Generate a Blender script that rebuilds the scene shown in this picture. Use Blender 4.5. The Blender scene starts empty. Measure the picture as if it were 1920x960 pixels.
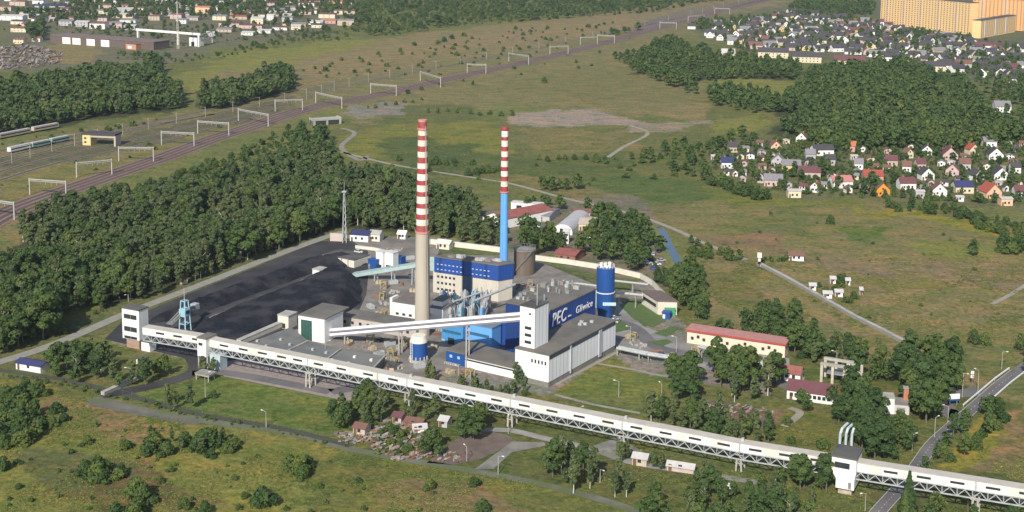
import bpy, math, random
import numpy as np
from mathutils import Vector, Matrix
random.seed(7); RNG = np.random.default_rng(7)
S = bpy.context.scene; COL = S.collection

# ------------------------------------------------------------ camera, sun, sky, exposure
F=2500.; CX=960.; CY=170.; H=165.; PT=math.radians(8.0); RL=math.radians(0.6)
cam = bpy.data.cameras.new('camera'); camo = bpy.data.objects.new('camera', cam); COL.objects.link(camo)
fw=Vector((0,math.cos(PT),-math.sin(PT))); rt=Vector((1,0,0)); up=rt.cross(fw)
r2=rt*math.cos(RL)+up*math.sin(RL); u2=-rt*math.sin(RL)+up*math.cos(RL)
R=Matrix((r2,u2,-fw)).transposed().to_4x4()
camo.matrix_world = Matrix.Translation((0,0,H)) @ R
cam.sensor_width=36; cam.lens=F/1920*36; cam.shift_y=-(480-CY)/1920; cam.clip_start=5; cam.clip_end=60000
S.camera=camo
SUN_AZ=197; SUN_EL=37
world=bpy.data.worlds.new('World'); S.world=world; world.use_nodes=True
nt=world.node_tree; bgn=nt.nodes['Background']; sky=nt.nodes.new('ShaderNodeTexSky'); sky.sky_type='NISHITA'
sky.sun_disc=False; sky.sun_elevation=math.radians(SUN_EL); sky.sun_rotation=math.radians(SUN_AZ)
nt.links.new(sky.outputs[0],bgn.inputs[0]); bgn.inputs[1].default_value=0.095
sl=bpy.data.lights.new('sun','SUN'); sl.energy=4.0; sl.angle=math.radians(0.6); sl.color=(1,.95,.87)
so=bpy.data.objects.new('sun',sl); COL.objects.link(so)
a=math.radians(SUN_AZ); e=math.radians(SUN_EL)
tosun=Vector((math.sin(a)*math.cos(e),math.cos(a)*math.cos(e),math.sin(e)))
so.rotation_euler=tosun.to_track_quat('Z','Y').to_euler()
S.view_settings.view_transform='Standard'; S.view_settings.look='None'; S.view_settings.exposure=0.45; S.view_settings.gamma=1
HAZE=0.000045

# ------------------------------------------------------------ survey helpers (photo measurements -> ground plan)
nf=np.array(fw); nr=np.array(r2); nu=np.array(u2); NC=np.array([0,0,H])
def P(x,y,z=0.):
    d=nr*(x-CX)/F-nu*(y-CY)/F+nf
    return NC+d*((z-H)/d[2])
def Q(p):
    v=np.asarray(p,float)-NC; w=v@nf
    return CX+F*(v@nr)/w, CY-F*(v@nu)/w
def Zt(x,yb,yt,zb=0):
    return Zb(P(x,yb,zb),yt)-zb+0
def Zb(b,yt):
    lo,hi=0,200
    for _ in range(45):
        m=(lo+hi)/2
        if Q([b[0],b[1],m])[1]>yt: lo=m
        else: hi=m
    return lo
def T(p,d,x):
    v=p-NC; k=(x-CX)/F
    return (k*(v@nf)-v@nr)/(d@nr-k*(d@nf))
def D(az): a=math.radians(az); return np.array([math.sin(a),math.cos(a),0.])
UP=np.array([0,0,1.])
def sc(p): return F/((np.asarray(p)-NC)@nf)
def hdg(p,q):
    d=q-p; d=d.copy(); d[2]=0; L=np.linalg.norm(d); return d/L, L

# ------------------------------------------------------------ materials
MAT={}
def mat(name,col,rough=.8,var=.12,scale=.4,metal=0.,bump=0.,second=None,sscale=.05,streak=False):
    if name in MAT: return MAT[name]
    m=bpy.data.materials.new(name); m.use_nodes=True; N=m.node_tree.nodes; L=m.node_tree.links
    b=N['Principled BSDF']; b.inputs['Roughness'].default_value=rough; b.inputs['Metallic'].default_value=metal
    geo=N.new('ShaderNodeNewGeometry')
    src=geo.outputs['Position']
    if streak:
        mp=N.new('ShaderNodeMapping'); mp.inputs['Scale'].default_value=(1,1,.12); L.new(src,mp.inputs[0]); src=mp.outputs[0]
    n=N.new('ShaderNodeTexNoise'); n.inputs['Scale'].default_value=scale; n.inputs['Detail'].default_value=5
    n.inputs['Roughness'].default_value=.65
    L.new(src,n.inputs['Vector'])
    mr=N.new('ShaderNodeMapRange'); mr.inputs[1].default_value=.3; mr.inputs[2].default_value=.7
    mr.inputs[3].default_value=1-var; mr.inputs[4].default_value=1+var; L.new(n.outputs['Fac'],mr.inputs[0])
    mx=N.new('ShaderNodeMix'); mx.data_type='RGBA'; mx.blend_type='MULTIPLY'; mx.inputs['Factor'].default_value=1
    mx.inputs['A'].default_value=(*col,1); L.new(mr.outputs[0],mx.inputs['B'])
    out=mx.outputs['Result']
    if second:
        n2=N.new('ShaderNodeTexNoise'); n2.inputs['Scale'].default_value=sscale; n2.inputs['Detail'].default_value=6; L.new(geo.outputs['Position'],n2.inputs['Vector'])
        r=N.new('ShaderNodeMapRange'); r.inputs[1].default_value=.45; r.inputs[2].default_value=.62; L.new(n2.outputs['Fac'],r.inputs[0])
        m2=N.new('ShaderNodeMix'); m2.data_type='RGBA'; L.new(r.outputs[0],m2.inputs['Factor']); L.new(out,m2.inputs['A']); m2.inputs['B'].default_value=(*second,1)
        out=m2.outputs['Result']
    L.new(out,b.inputs['Base Color'])
    if bump:
        bp=N.new('ShaderNodeBump'); bp.inputs['Strength'].default_value=bump; bp.inputs['Distance'].default_value=.4
        L.new(n.outputs['Fac'],bp.inputs['Height']); L.new(bp.outputs[0],b.inputs['Normal'])
    MAT[name]=m; return m
def ribbed(name,col,dark,az,pitch=1.2,rough=.6,w=.12):
    "profiled sheet cladding: joints every pitch metres along heading az"
    m=mat(name,col,rough,.07,.3,streak=True); N=m.node_tree.nodes; L=m.node_tree.links
    b=N['Principled BSDF']; src=b.inputs['Base Color'].links[0].from_socket
    geo=N.new('ShaderNodeNewGeometry'); dt=N.new('ShaderNodeVectorMath'); dt.operation='DOT_PRODUCT'
    d=D(az); dt.inputs[1].default_value=(d[0],d[1],0); L.new(geo.outputs['Position'],dt.inputs[0])
    dv=N.new('ShaderNodeMath'); dv.operation='DIVIDE'; dv.inputs[1].default_value=pitch; L.new(dt.outputs['Value'],dv.inputs[0])
    fr=N.new('ShaderNodeMath'); fr.operation='FRACT'; L.new(dv.outputs[0],fr.inputs[0])
    lt=N.new('ShaderNodeMath'); lt.operation='LESS_THAN'; lt.inputs[1].default_value=w; L.new(fr.outputs[0],lt.inputs[0])
    mx=N.new('ShaderNodeMix'); mx.data_type='RGBA'; L.new(lt.outputs[0],mx.inputs['Factor']); L.new(src,mx.inputs['A']); mx.inputs['B'].default_value=(*dark,1)
    L.new(mx.outputs['Result'],b.inputs['Base Color']); return m
WHITE=mat('white_panel',(.74,.73,.69),.55,.07,.3,streak=True)
CREAM=mat('cream_panel',(.62,.58,.48),.7,.10,.5)
CONC=mat('concrete',(.38,.36,.32),.85,.14,.5,second=(.30,.28,.25),sscale=.2)
CHIM=mat('chimney_concrete',(.42,.375,.30),.85,.07,.4,streak=True)
DKCONC=mat('dark_concrete',(.20,.19,.17),.9,.2,.5)
BLUE=mat('blue_cladding',(.012,.068,.25),.5,.12,.4,streak=True)
LBLUE=mat('light_blue_cladding',(.06,.24,.48),.5,.12,.5)
SKYB=mat('sky_blue_paint',(.13,.36,.74),.5,.06,.5)
TEAL=mat('pale_teal_metal',(.33,.43,.41),.6,.15,.7)
GALV=mat('galvanised_steel',(.45,.46,.46),.5,.15,1.2,metal=.2)
PIPEG=mat('light_grey_duct',(.36,.37,.36),.6,.25,.9)
STEEL=mat('dull_steel',(.22,.23,.23),.6,.2,1)
RED=mat('red_paint',(.33,.038,.045),.65,.22,.5,streak=True,second=(.30,.075,.07),sscale=.25)
PINK=mat('faded_red_rim',(.50,.22,.19),.7,.1,.5)
CWHITE=mat('chimney_white',(.75,.70,.58),.65,.12,.5,streak=True,second=(.60,.55,.45),sscale=.25)
GLASS=mat('window_glass',(.035,.04,.045),.25,.3,.8)
ROOFG=mat('grey_felt_roof',(.125,.118,.105),.9,.22,.15,second=(.16,.14,.115),sscale=.12)
ROOFD=mat('dark_felt_roof',(.07,.065,.065),.9,.3,.2,second=(.10,.095,.085),sscale=.1)
COAL=mat('coal',(.013,.014,.018),.8,.6,.8,bump=1.,second=(.038,.038,.042),sscale=.11)
COAL.node_tree.nodes['Principled BSDF'].inputs['Specular IOR Level'].default_value=.2
COALG=mat('coal_dust_ground',(.030,.029,.032),.9,.35,.15,second=(.055,.052,.05),sscale=.05)
TANK=mat('rust_brown_tank',(.13,.10,.075),.8,.25,.3,streak=True)
BRICKT=mat('red_roof_sheet',(.25,.085,.07),.7,.2,.3)
PEACH=mat('peach_plaster',(.70,.56,.42),.8,.08,.3)
DIRT=mat('bare_dirt',(.24,.20,.17),.95,.2,.15,bump=.3,second=(.17,.14,.11),sscale=.09)
GRAV=mat('pale_gravel',(.30,.27,.24),.95,.18,.3,second=(.22,.20,.17),sscale=.1)
ASPH=mat('asphalt',(.115,.108,.106),.9,.2,.2,second=(.15,.14,.135),sscale=.08)
PAVE=mat('concrete_paving',(.25,.24,.22),.9,.2,.25,second=(.18,.17,.15),sscale=.08)
PATHM=mat('worn_track',(.135,.132,.095),.95,.25,.2,second=(.10,.115,.05),sscale=.06)
BALL=mat('rusty_ballast',(.190,.118,.088),.95,.25,.3,second=(.21,.145,.105),sscale=.04)
RAILM=mat('rail_steel',(.24,.20,.18),.5,.2,1)
SLEEP=mat('track_bed',(.075,.042,.034),.95,.3,.8)
WATER=mat('canal_water',(.05,.075,.10),.12,.1,.1)
PAINT=mat('road_paint',(.7,.7,.68),.8,.1,1)
TRUNK=mat('bark',(.13,.11,.085),.9,.2,2)
BIRCH=mat('birch_bark',(.55,.52,.46),.8,.25,3)
def flat(name,c,**k): return mat(name,c,k.get('rough',.75),k.get('var',.12),k.get('scale',.5))

def leafmat(name,cols,useobj=True):
    m=bpy.data.materials.new(name); m.use_nodes=True; N=m.node_tree.nodes; L=m.node_tree.links
    b=N['Principled BSDF']; b.inputs['Roughness'].default_value=.75; b.inputs['Specular IOR Level'].default_value=.25
    at=N.new('ShaderNodeAttribute'); at.attribute_name='tint'
    val=at.outputs['Fac']
    cols=[tuple(min(1,x*1.28) for x in c) for c in cols]
    if useobj:
        oi=N.new('ShaderNodeObjectInfo'); ma=N.new('ShaderNodeMath'); ma.operation='MULTIPLY_ADD'; ma.inputs[1].default_value=.6
        m2=N.new('ShaderNodeMath'); m2.operation='MULTIPLY'; m2.inputs[1].default_value=.4
        L.new(at.outputs['Fac'],m2.inputs[0]); L.new(oi.outputs['Random'],ma.inputs[0]); L.new(m2.outputs[0],ma.inputs[2]); val=ma.outputs[0]
    cr=N.new('ShaderNodeValToRGB'); el=cr.color_ramp.elements
    el[0].position=0; el[0].color=(*cols[0],1); el[1].position=1; el[1].color=(*cols[-1],1)
    for i,c in enumerate(cols[1:-1]):
        q=el.new((i+1)/(len(cols)-1)); q.color=(*c,1)
    L.new(val,cr.inputs[0]); L.new(cr.outputs[0],b.inputs['Base Color'])
    tr=N.new('ShaderNodeBsdfTranslucent'); L.new(cr.outputs[0],tr.inputs[0]); ad=N.new('ShaderNodeMixShader'); ad.inputs[0].default_value=.30
    L.new(b.outputs[0],ad.inputs[1]); L.new(tr.outputs[0],ad.inputs[2]); L.new(ad.outputs[0],N['Material Output'].inputs[0])
    return m
GC=[(.030,.062,.020),(.050,.085,.026),(.070,.108,.030),(.115,.135,.036)]
BC=[(.042,.070,.028),(.070,.098,.038),(.092,.120,.046),(.135,.142,.060)]
UC=[(.028,.060,.020),(.050,.086,.024),(.076,.112,.028),(.125,.150,.034)]
LEAF={k:(leafmat('leaves_'+k,c),leafmat('leaves_mass_'+k,c,False)) for k,c in (('broadleaf_tree',GC),('birch_tree',BC),('bush',UC),('conifer',GC))}

# ------------------------------------------------------------ object helpers
def tag(o,label=None,cat=None,group=None,kind=None):
    if label: o['label']=label
    if cat: o['category']=cat
    if group: o['group']=group
    if kind: o['kind']=kind
    return o
def thing(name,label,cat,loc,group=None,rz=0):
    o=bpy.data.objects.new(name,None); o.empty_display_size=2; COL.objects.link(o); o.location=Vector(loc)
    o.rotation_euler=(0,0,rz)
    return tag(o,label,cat,group)
class MB:
    def __init__(s): s.v=[]; s.f=[]; s.m=[]; s.mi=0
    def add(s,vs,fs):
        k=len(s.v); s.v+= [tuple(map(float,x)) for x in vs]; s.f+=[tuple(i+k for i in f) for f in fs]; s.m+=[s.mi]*len(fs); return s
    def box(s,c,u,v,lu,lv,z0,z1):   # corner c, horizontal unit axes u, v
        c=np.array([c[0],c[1],0.]); q=[c,c+u*lu,c+u*lu+v*lv,c+v*lv]
        return s.prism(q,z0,z1)
    def cbox(s,c,u,v,lu,lv,z0,z1):
        c=np.asarray(c)-u*lu/2-v*lv/2; return s.box(c,u,v,lu,lv,z0,z1)
    def prism(s,q,z0,z1):
        n=len(q); vs=[(p[0],p[1],z0) for p in q]+[(p[0],p[1],z1) for p in q]
        fs=[tuple(range(n-1,-1,-1)),tuple(range(n,2*n))]+[(i,(i+1)%n,(i+1)%n+n,i+n) for i in range(n)]
        return s.add(vs,fs)
    def bar(s,p,q,w,h=None):
        p=np.asarray(p,float); q=np.asarray(q,float); h=h or w; d=q-p; L=np.linalg.norm(d)
        if L<1e-6: return s
        d/=L; a=np.cross(d,UP); 
        if np.linalg.norm(a)<.05: a=np.array([1.,0,0])
        a/=np.linalg.norm(a); b=np.cross(a,d)
        o=[(-1,-1),(1,-1),(1,1),(-1,1)]
        vs=[p+a*i*w/2+b*j*h/2 for i,j in o]+[q+a*i*w/2+b*j*h/2 for i,j in o]
        return s.add(vs,[(3,2,1,0),(4,5,6,7),(0,1,5,4),(1,2,6,5),(2,3,7,6),(3,0,4,7)])
    def tube(s,p,q,r0,r1=None,n=10,cap=True):
        p=np.asarray(p,float); q=np.asarray(q,float); r1=r0 if r1 is None else r1
        d=q-p; d/=np.linalg.norm(d); a=np.cross(d,UP if abs(d[2])<.9 else np.array([1.,0,0])); a/=np.linalg.norm(a); b=np.cross(d,a)
        an=[2*math.pi*i/n for i in range(n)]
        vs=[p+(a*math.cos(t)+b*math.sin(t))*r0 for t in an]+[q+(a*math.cos(t)+b*math.sin(t))*r1 for t in an]
        fs=[(i,(i+1)%n,(i+1)%n+n,i+n) for i in range(n)]
        if cap: fs+=[tuple(range(n-1,-1,-1)),tuple(range(n,2*n))]
        return s.add(vs,fs)
    def lathe(s,c,prof,n=32):
        vs=[];fs=[]
        for (r,z) in prof: vs+=[(c[0]+r*math.cos(2*math.pi*i/n),c[1]+r*math.sin(2*math.pi*i/n),z) for i in range(n)]
        for k in range(len(prof)-1): fs+=[(k*n+i,k*n+(i+1)%n,(k+1)*n+(i+1)%n,(k+1)*n+i) for i in range(n)]
        fs+=[tuple(range(n-1,-1,-1)),tuple((len(prof)-1)*n+i for i in range(n))]
        return s.add(vs,fs)
    def quad(s,*q): return s.add(q,[tuple(range(len(q)))])
    def build(s,name,m,parent=None,label=None):
        me=bpy.data.meshes.new(name); 
        off=np.zeros(3)
        if parent is not None:
            p=parent; off=np.zeros(3)
            while p is not None: off+=np.array(p.location); p=p.parent
        v=np.array(s.v)-off if s.v else np.zeros((0,3))
        if parent is None and len(v): # put the origin at the base of the thing
            c=(v.min(0)+v.max(0))/2; c[2]=v[:,2].min(); v=v-c
        me.from_pydata([tuple(x) for x in v],[],s.f); 
        for mm in (m if isinstance(m,(list,tuple)) else [m]): me.materials.append(mm)
        if max(s.m,default=0)>0: me.polygons.foreach_set('material_index',s.m)
        me.update()
        o=bpy.data.objects.new(name,me); COL.objects.link(o)
        if parent is not None: o.parent=parent
        elif len(v): o.location=Vector(c)
        if label: o['label']=label
        return o
def structure(o): o['kind']='structure'; return o

def inpoly(x,y,poly):
    x=np.asarray(x,float); y=np.asarray(y,float); ins=np.zeros(x.shape,bool); n=len(poly); j=n-1
    for i in range(n):
        xi,yi=poly[i][:2]; xj,yj=poly[j][:2]
        if yi!=yj:
            c=((yi>y)!=(yj>y))&(x<(xj-xi)*(y-yi)/(yj-yi)+xi); ins^=c
        j=i
    return ins
def vnoise(x,y,seed=0):
    xi=np.floor(x).astype(int); yi=np.floor(y).astype(int); fx=x-xi; fy=y-yi; fx=fx*fx*(3-2*fx); fy=fy*fy*(3-2*fy)
    def h(a,b):
        n=(a*374761393+b*668265263+seed*1442695041)&0x7fffffff; n=((n^(n>>13))*1274126177)&0x7fffffff
        return ((n^(n>>16))&0xffff)/65535.
    return (h(xi,yi)*(1-fx)+h(xi+1,yi)*fx)*(1-fy)+(h(xi,yi+1)*(1-fx)+h(xi+1,yi+1)*fx)*fy
def fbm(x,y,seed=0,o=4):
    s=0;a=.5;t=0
    for k in range(o): s=s+a*vnoise(x*2**k,y*2**k,seed+k); t+=a; a*=.5
    return s/t

# ------------------------------------------------------------ ground sheet coloured by land cover
GRN=(.088,.128,.032); YG=(.165,.172,.048); TAN=(.190,.160,.075); OLV=(.122,.135,.048); DKG=(.055,.080,.030)
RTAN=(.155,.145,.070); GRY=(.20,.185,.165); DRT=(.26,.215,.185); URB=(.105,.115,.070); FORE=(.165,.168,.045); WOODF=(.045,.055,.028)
YEL=(.20,.185,.035); RUST=(.205,.145,.075)
PATCH=[ # (polygon surveyed on the photo, colour, edge roughness in metres, softness)
 ([(-300,680),(0,700),(190,760),(640,830),(1000,890),(1250,960),(1250,1200),(-300,1200)],FORE,6),
 ([(480,880),(640,840),(820,860),(1100,935),(1200,1000),(480,1000)],(.120,.130,.040),10),
 ([(90,730),(340,800),(300,830),(150,790)],RUST,6),
 ([(60,910),(260,870),(420,930),(200,960)],(.125,.090,.045),8),
 ([(700,900),(900,900),(1000,960),(760,960)],(.17,.13,.065),8),
 ([(0,860),(150,840),(300,900),(100,930)],(.10,.11,.045),8),
 ([(400,860),(600,930),(520,980),(330,900)],YG,8),
 ([(210,745),(420,700),(690,755),(640,820),(380,775)],(.110,.145,.038),4),
 ([(400,740),(640,770),(620,800),(420,770)],(.105,.135,.038),5),
 ([(650,760),(1000,760),(1300,880),(1600,900),(1640,990),(1200,960),(900,880),(650,830)],(.092,.108,.038),5),
 ([(1200,770),(1600,800),(1660,960),(1900,960),(1900,900),(1560,850)],(.100,.110,.042),5),
 ([(1030,745),(1160,662),(1290,682),(1210,770)],(.125,.150,.042),2),
 ([(1620,880),(1920,905),(1920,1000),(1640,1000)],(.09,.10,.04),4),
 ([(1830,800),(1920,760),(1920,900),(1800,880)],RUST,6),
 ([(1770,880),(1830,790),(1870,760),(1890,780),(1840,850),(1820,890)],YEL,5),
 # right fields
 ([(1240,480),(1400,470),(1920,470),(2100,480),(2100,760),(1900,740),(1700,690),(1500,660),(1330,600),(1290,540)],TAN,8),
 ([(1330,540),(1480,560),(1560,620),(1400,600)],OLV,12),
 ([(1300,500),(1380,500),(1420,560),(1340,560)],(.13,.125,.05),8),
 ([(1640,530),(1860,520),(1880,545),(1680,548)],(.14,.14,.045),8),
 ([(1780,640),(1920,640),(1920,720),(1820,700)],OLV,8),
 ([(1660,620),(1900,600),(1920,650),(1700,660)],(.155,.145,.06),8),
 ([(1500,490),(1700,480),(1920,480),(1920,540),(1600,520)],(.195,.150,.085),10),
 ([(1190,375),(1330,370),(1500,385),(1700,385),(1890,425),(1920,470),(1600,490),(1400,480),(1260,430)],(.165,.150,.065),8),
 ([(1590,392),(1850,412),(1870,440),(1700,410),(1600,402)],YEL,6),
 ([(1280,345),(1420,368),(1600,378),(1620,388),(1400,392),(1260,365)],(.13,.145,.04),5),
 ([(1560,425),(1660,425),(1660,455),(1590,455)],GRN,6),
 ([(1380,400),(1520,400),(1500,445),(1400,440)],OLV,9),
 ([(1700,455),(1850,450),(1860,480),(1720,476)],YG,5),
 ([(1300,445),(1460,440),(1500,475),(1340,478)],(.185,.135,.075),8),
 # centre meadows
 ([(600,230),(1000,220),(1420,235),(1450,300),(1300,360),(1240,400),(1100,380),(900,330),(640,300)],(.115,.125,.048),8),
 ([(640,250),(850,225),(940,240),(960,290),(800,262),(680,300),(630,290)],(.150,.155,.040),7),
 ([(700,275),(760,262),(900,270),(920,300),(840,325),(720,300)],(.070,.098,.036),9),
 ([(880,290),(1160,290),(1180,330),(960,335)],(.085,.108,.040),9),
 ([(960,250),(1180,240),(1200,280),(1000,285)],(.16,.145,.06),9),
 ([(1060,340),(1180,320),(1330,350),(1280,385),(1180,372)],(.080,.115,.038),8),
 ([(950,330),(1060,335),(1240,400),(1290,440),(1180,400),(1000,350)],(.155,.140,.06),6),
 ([(660,150),(1000,90),(1200,80),(1300,130),(1340,215),(1150,220),(950,190),(700,235),(640,215)],(.165,.150,.070),10),
 ([(860,160),(1180,120),(1320,200),(1000,180)],(.145,.140,.060),12),
 ([(700,190),(900,200),(900,225),(720,240)],(.10,.115,.045),9),
 ([(640,200),(760,190),(740,215),(660,225)],GRY,6),
 ([(945,212),(1040,206),(1120,210),(1200,226),(1260,232),(1180,236),(1000,236),(950,228)],DRT,4),
 ([(1190,232),(1330,224),(1335,230),(1240,245),(1180,250)],(.22,.19,.14),4),
 ([(1360,150),(1480,165),(1500,195),(1420,185)],(.17,.17,.05),5),
 ([(1340,225),(1430,215),(1420,250),(1330,255)],YG,6),
 ([(1310,190),(1340,200),(1330,225),(1200,215)],TAN,6),
 # rail corridor and beyond
 ([(-200,470),(-200,300),(200,240),(600,150),(1000,80),(1450,-20),(1500,10),(1200,90),(900,150),(640,200),(300,300),(0,430)],RTAN,6),
 ([(0,330),(260,290),(480,215),(300,310),(60,390),(0,390)],(.155,.145,.055),6),
 ([(0,300),(300,240),(560,180),(560,200),(280,275),(0,330)],(.10,.10,.06),5),
 ([(300,150),(640,80),(1000,40),(1300,0),(1500,-30),(1450,10),(1100,70),(640,150),(400,190)],(.185,.155,.080),7),
 ([(560,120),(900,60),(1200,30),(1180,50),(800,100),(600,150)],(.200,.160,.085),9),
 ([(420,100),(640,75),(720,80),(500,125),(380,140)],YG,9),
 ([(310,140),(400,130),(420,170),(340,175)],YG,8),
 ([(0,420),(60,400),(110,470),(90,500),(0,510)],(.185,.150,.070),5),
 ([(0,480),(70,490),(50,520),(0,515)],YG,5),
 ([(90,600),(140,570),(220,560),(200,600),(120,640),(60,660)],(.14,.155,.04),5),
 ([(0,640),(80,620),(230,560),(640,425),(660,440),(240,600),(90,660),(0,690)],(.115,.125,.055),3),
 # woods floor
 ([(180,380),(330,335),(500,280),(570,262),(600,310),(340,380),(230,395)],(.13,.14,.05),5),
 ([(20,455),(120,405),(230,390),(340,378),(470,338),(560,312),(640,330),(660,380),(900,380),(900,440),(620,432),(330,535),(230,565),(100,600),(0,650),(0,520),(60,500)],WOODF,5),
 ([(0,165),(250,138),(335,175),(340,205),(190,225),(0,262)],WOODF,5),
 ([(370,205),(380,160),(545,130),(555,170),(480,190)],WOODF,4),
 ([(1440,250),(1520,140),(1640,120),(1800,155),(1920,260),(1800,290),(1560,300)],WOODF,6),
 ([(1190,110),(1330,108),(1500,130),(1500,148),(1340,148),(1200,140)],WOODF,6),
 ([(1345,148),(1470,150),(1500,172),(1440,180),(1360,166)],YG,5),
 # built-up
 ([(1280,50),(1500,0),(2000,-20),(2000,200),(1840,160),(1700,120),(1400,100)],URB,8),
 ([(1330,280),(1500,250),(1700,270),(2000,250),(2000,400),(1850,385),(1650,375),(1450,362),(1340,320)],(.12,.125,.065),5),
 ([(0,-40),(640,-40),(640,60),(400,90),(300,130),(0,140)],(.125,.125,.085),6),
 ([(80,82),(190,85),(170,118),(100,120)],TAN,4),
 # works ground
 ([(210,640),(620,450),(830,445),(1000,475),(1220,530),(1290,620),(1480,680),(1440,740),(1200,700),(1150,665),(1030,740),(760,715),(420,690)],(.20,.185,.165),3),
 ([(1010,480),(1200,525),(1180,545),(1000,525)],(.085,.11,.035),3),
 ([(800,455),(945,470),(940,490),(810,480)],(.085,.11,.035),3),
 ([(660,455),(790,450),(800,520),(700,520)],(.20,.18,.16),3),
 ([(1160,565),(1200,560),(1250,600),(1210,615),(1170,590)],(.08,.12,.03),2),
 ([(1225,620),(1275,612),(1260,628),(1235,630)],(.085,.12,.035),1),
 ([(1150,600),(1175,605),(1170,622),(1150,622)],(.085,.12,.035),1),
 ([(1020,375),(1200,370),(1260,440),(1250,540),(1180,520),(1000,475),(880,440),(880,400)],(.15,.14,.105),4),
 ([(1440,760),(1570,780),(1580,840),(1450,830)],(.125,.13,.04),4),
 ([(1300,745),(1440,770),(1480,770),(1440,815),(1380,790)],(.16,.115,.085),3),
]
GN_X=np.tan(np.radians(np.concatenate([np.linspace(-62,-23.5,20)[:-1],np.linspace(-23.5,23.5,760),np.linspace(23.5,62,20)[1:]])))
GN_Y=np.concatenate([[40,120,200,250],300*1.0062**np.arange(0,352),np.geomspace(2700,14000,40)])
def ground():
    nx,ny=len(GN_X),len(GN_Y); X=GN_X[None,:]*GN_Y[:,None]; Y=np.repeat(GN_Y[:,None],nx,1)
    p=np.stack([X-0,Y-0,np.full_like(X,-H)],-1); w=p@nf; px=CX+F*(p@nr)/w; py=CY-F*(p@nu)/w
    col=np.empty(X.shape+(3,)); col[:]=OLV
    n1=fbm(X/140,Y/140,3)-.5; col*= (1+.35*n1)[...,None]
    wx=(fbm(X/22,Y/22,11,5)-.5); wy=(fbm(X/22,Y/22,31,5)-.5)
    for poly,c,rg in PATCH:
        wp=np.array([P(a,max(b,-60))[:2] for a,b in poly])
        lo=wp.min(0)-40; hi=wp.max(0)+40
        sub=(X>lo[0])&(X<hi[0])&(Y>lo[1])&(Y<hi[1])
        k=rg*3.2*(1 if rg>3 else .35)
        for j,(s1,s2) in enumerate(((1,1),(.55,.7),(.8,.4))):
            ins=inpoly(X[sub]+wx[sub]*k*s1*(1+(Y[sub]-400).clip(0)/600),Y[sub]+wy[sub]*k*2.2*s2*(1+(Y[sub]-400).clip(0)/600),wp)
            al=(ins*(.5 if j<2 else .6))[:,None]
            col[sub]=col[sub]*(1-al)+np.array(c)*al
    col=col.clip(0,1)
    me=bpy.data.meshes.new('ground'); nv=nx*ny
    me.vertices.add(nv); co=np.stack([X,Y,np.zeros_like(X)],-1).reshape(-1,3); me.vertices.foreach_set('co',co.ravel())
    idx=np.arange(nv).reshape(ny,nx); q=np.stack([idx[:-1,:-1],idx[:-1,1:],idx[1:,1:],idx[1:,:-1]],-1).reshape(-1,4)
    me.loops.add(q.size); me.polygons.add(len(q)); me.loops.foreach_set('vertex_index',q.ravel())
    me.polygons.foreach_set('loop_start',np.arange(len(q))*4); me.update(calc_edges=True)
    at=me.color_attributes.new('cover','FLOAT_COLOR','POINT'); at.data.foreach_set('color',np.concatenate([col.reshape(-1,3),np.ones((nv,1))],1).astype(np.float32).ravel())
    m=bpy.data.materials.new('meadow_ground'); m.use_nodes=True; N=m.node_tree.nodes; L=m.node_tree.links; b=N['Principled BSDF']; b.inputs['Roughness'].default_value=.95; b.inputs['Specular IOR Level'].default_value=.1
    ac=N.new('ShaderNodeVertexColor'); ac.layer_name='cover'; geo=N.new('ShaderNodeNewGeometry')
    out=ac.outputs['Color']
    def noise(s,det=5,stretch=None,ro=.6):
        n=N.new('ShaderNodeTexNoise'); n.inputs['Scale'].default_value=s; n.inputs['Detail'].default_value=det; n.inputs['Roughness'].default_value=ro
        if stretch:
            mp=N.new('ShaderNodeMapping'); mp.inputs['Scale'].default_value=stretch; mp.inputs['Rotation'].default_value=(0,0,math.radians(25)); L.new(geo.outputs['Position'],mp.inputs[0]); L.new(mp.outputs[0],n.inputs['Vector'])
        else: L.new(geo.outputs['Position'],n.inputs['Vector'])
        return n.outputs['Fac']
    def mix(bt,fac,A,B):
        x=N.new('ShaderNodeMix'); x.data_type='RGBA'; x.blend_type=bt
        for s_,v_ in (('Factor',fac),('A',A),('B',B)):
            if isinstance(v_,(float,int)): x.inputs[s_].default_value=v_
            elif isinstance(v_,tuple): x.inputs[s_].default_value=(*v_,1)
            else: L.new(v_,x.inputs[s_])
        return x.outputs['Result']
    def rng(v,a,b_,c=0.,d=1.):
        r=N.new('ShaderNodeMapRange'); r.inputs[1].default_value=a; r.inputs[2].default_value=b_; r.inputs[3].default_value=c; r.inputs[4].default_value=d; L.new(v,r.inputs[0]); return r.outputs[0]
    # drier tufts, greener tufts, rank growth: all growth of the sward itself
    dry=mix('MULTIPLY',1.,out,(1.34,1.16,.95)); grn=mix('MULTIPLY',1.,out,(.66,.84,.62)); rank=mix('MULTIPLY',1.,out,(.45,.58,.42))
    out=mix('MIX',rng(noise(.035,8,(1,2.2,1),.7),.46,.58,0,.85),out,dry)
    out=mix('MIX',rng(noise(.06,8,(1,1.6,1),.75),.49,.60,0,.9),out,grn)
    out=mix('MIX',rng(noise(.11,6,None,.75),.56,.64,0,.8),out,rank)
    out=mix('MIX',rng(noise(.21,6,(1,1.5,1),.75),.56,.64,0,.55),out,mix('MULTIPLY',1.,out,(1.45,1.42,.9)))
    out=mix('MIX',rng(noise(.055,7,(1,1.8,1),.75),.50,.60,0,.7),out,mix('MULTIPLY',1.,out,(1.32,.98,1.15)))
    nn=noise(.45,5,None,.7); out=mix('MULTIPLY',1.,out,rng(nn,.3,.7,.62,1.38))
    L.new(out,b.inputs['Base Color'])
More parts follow.
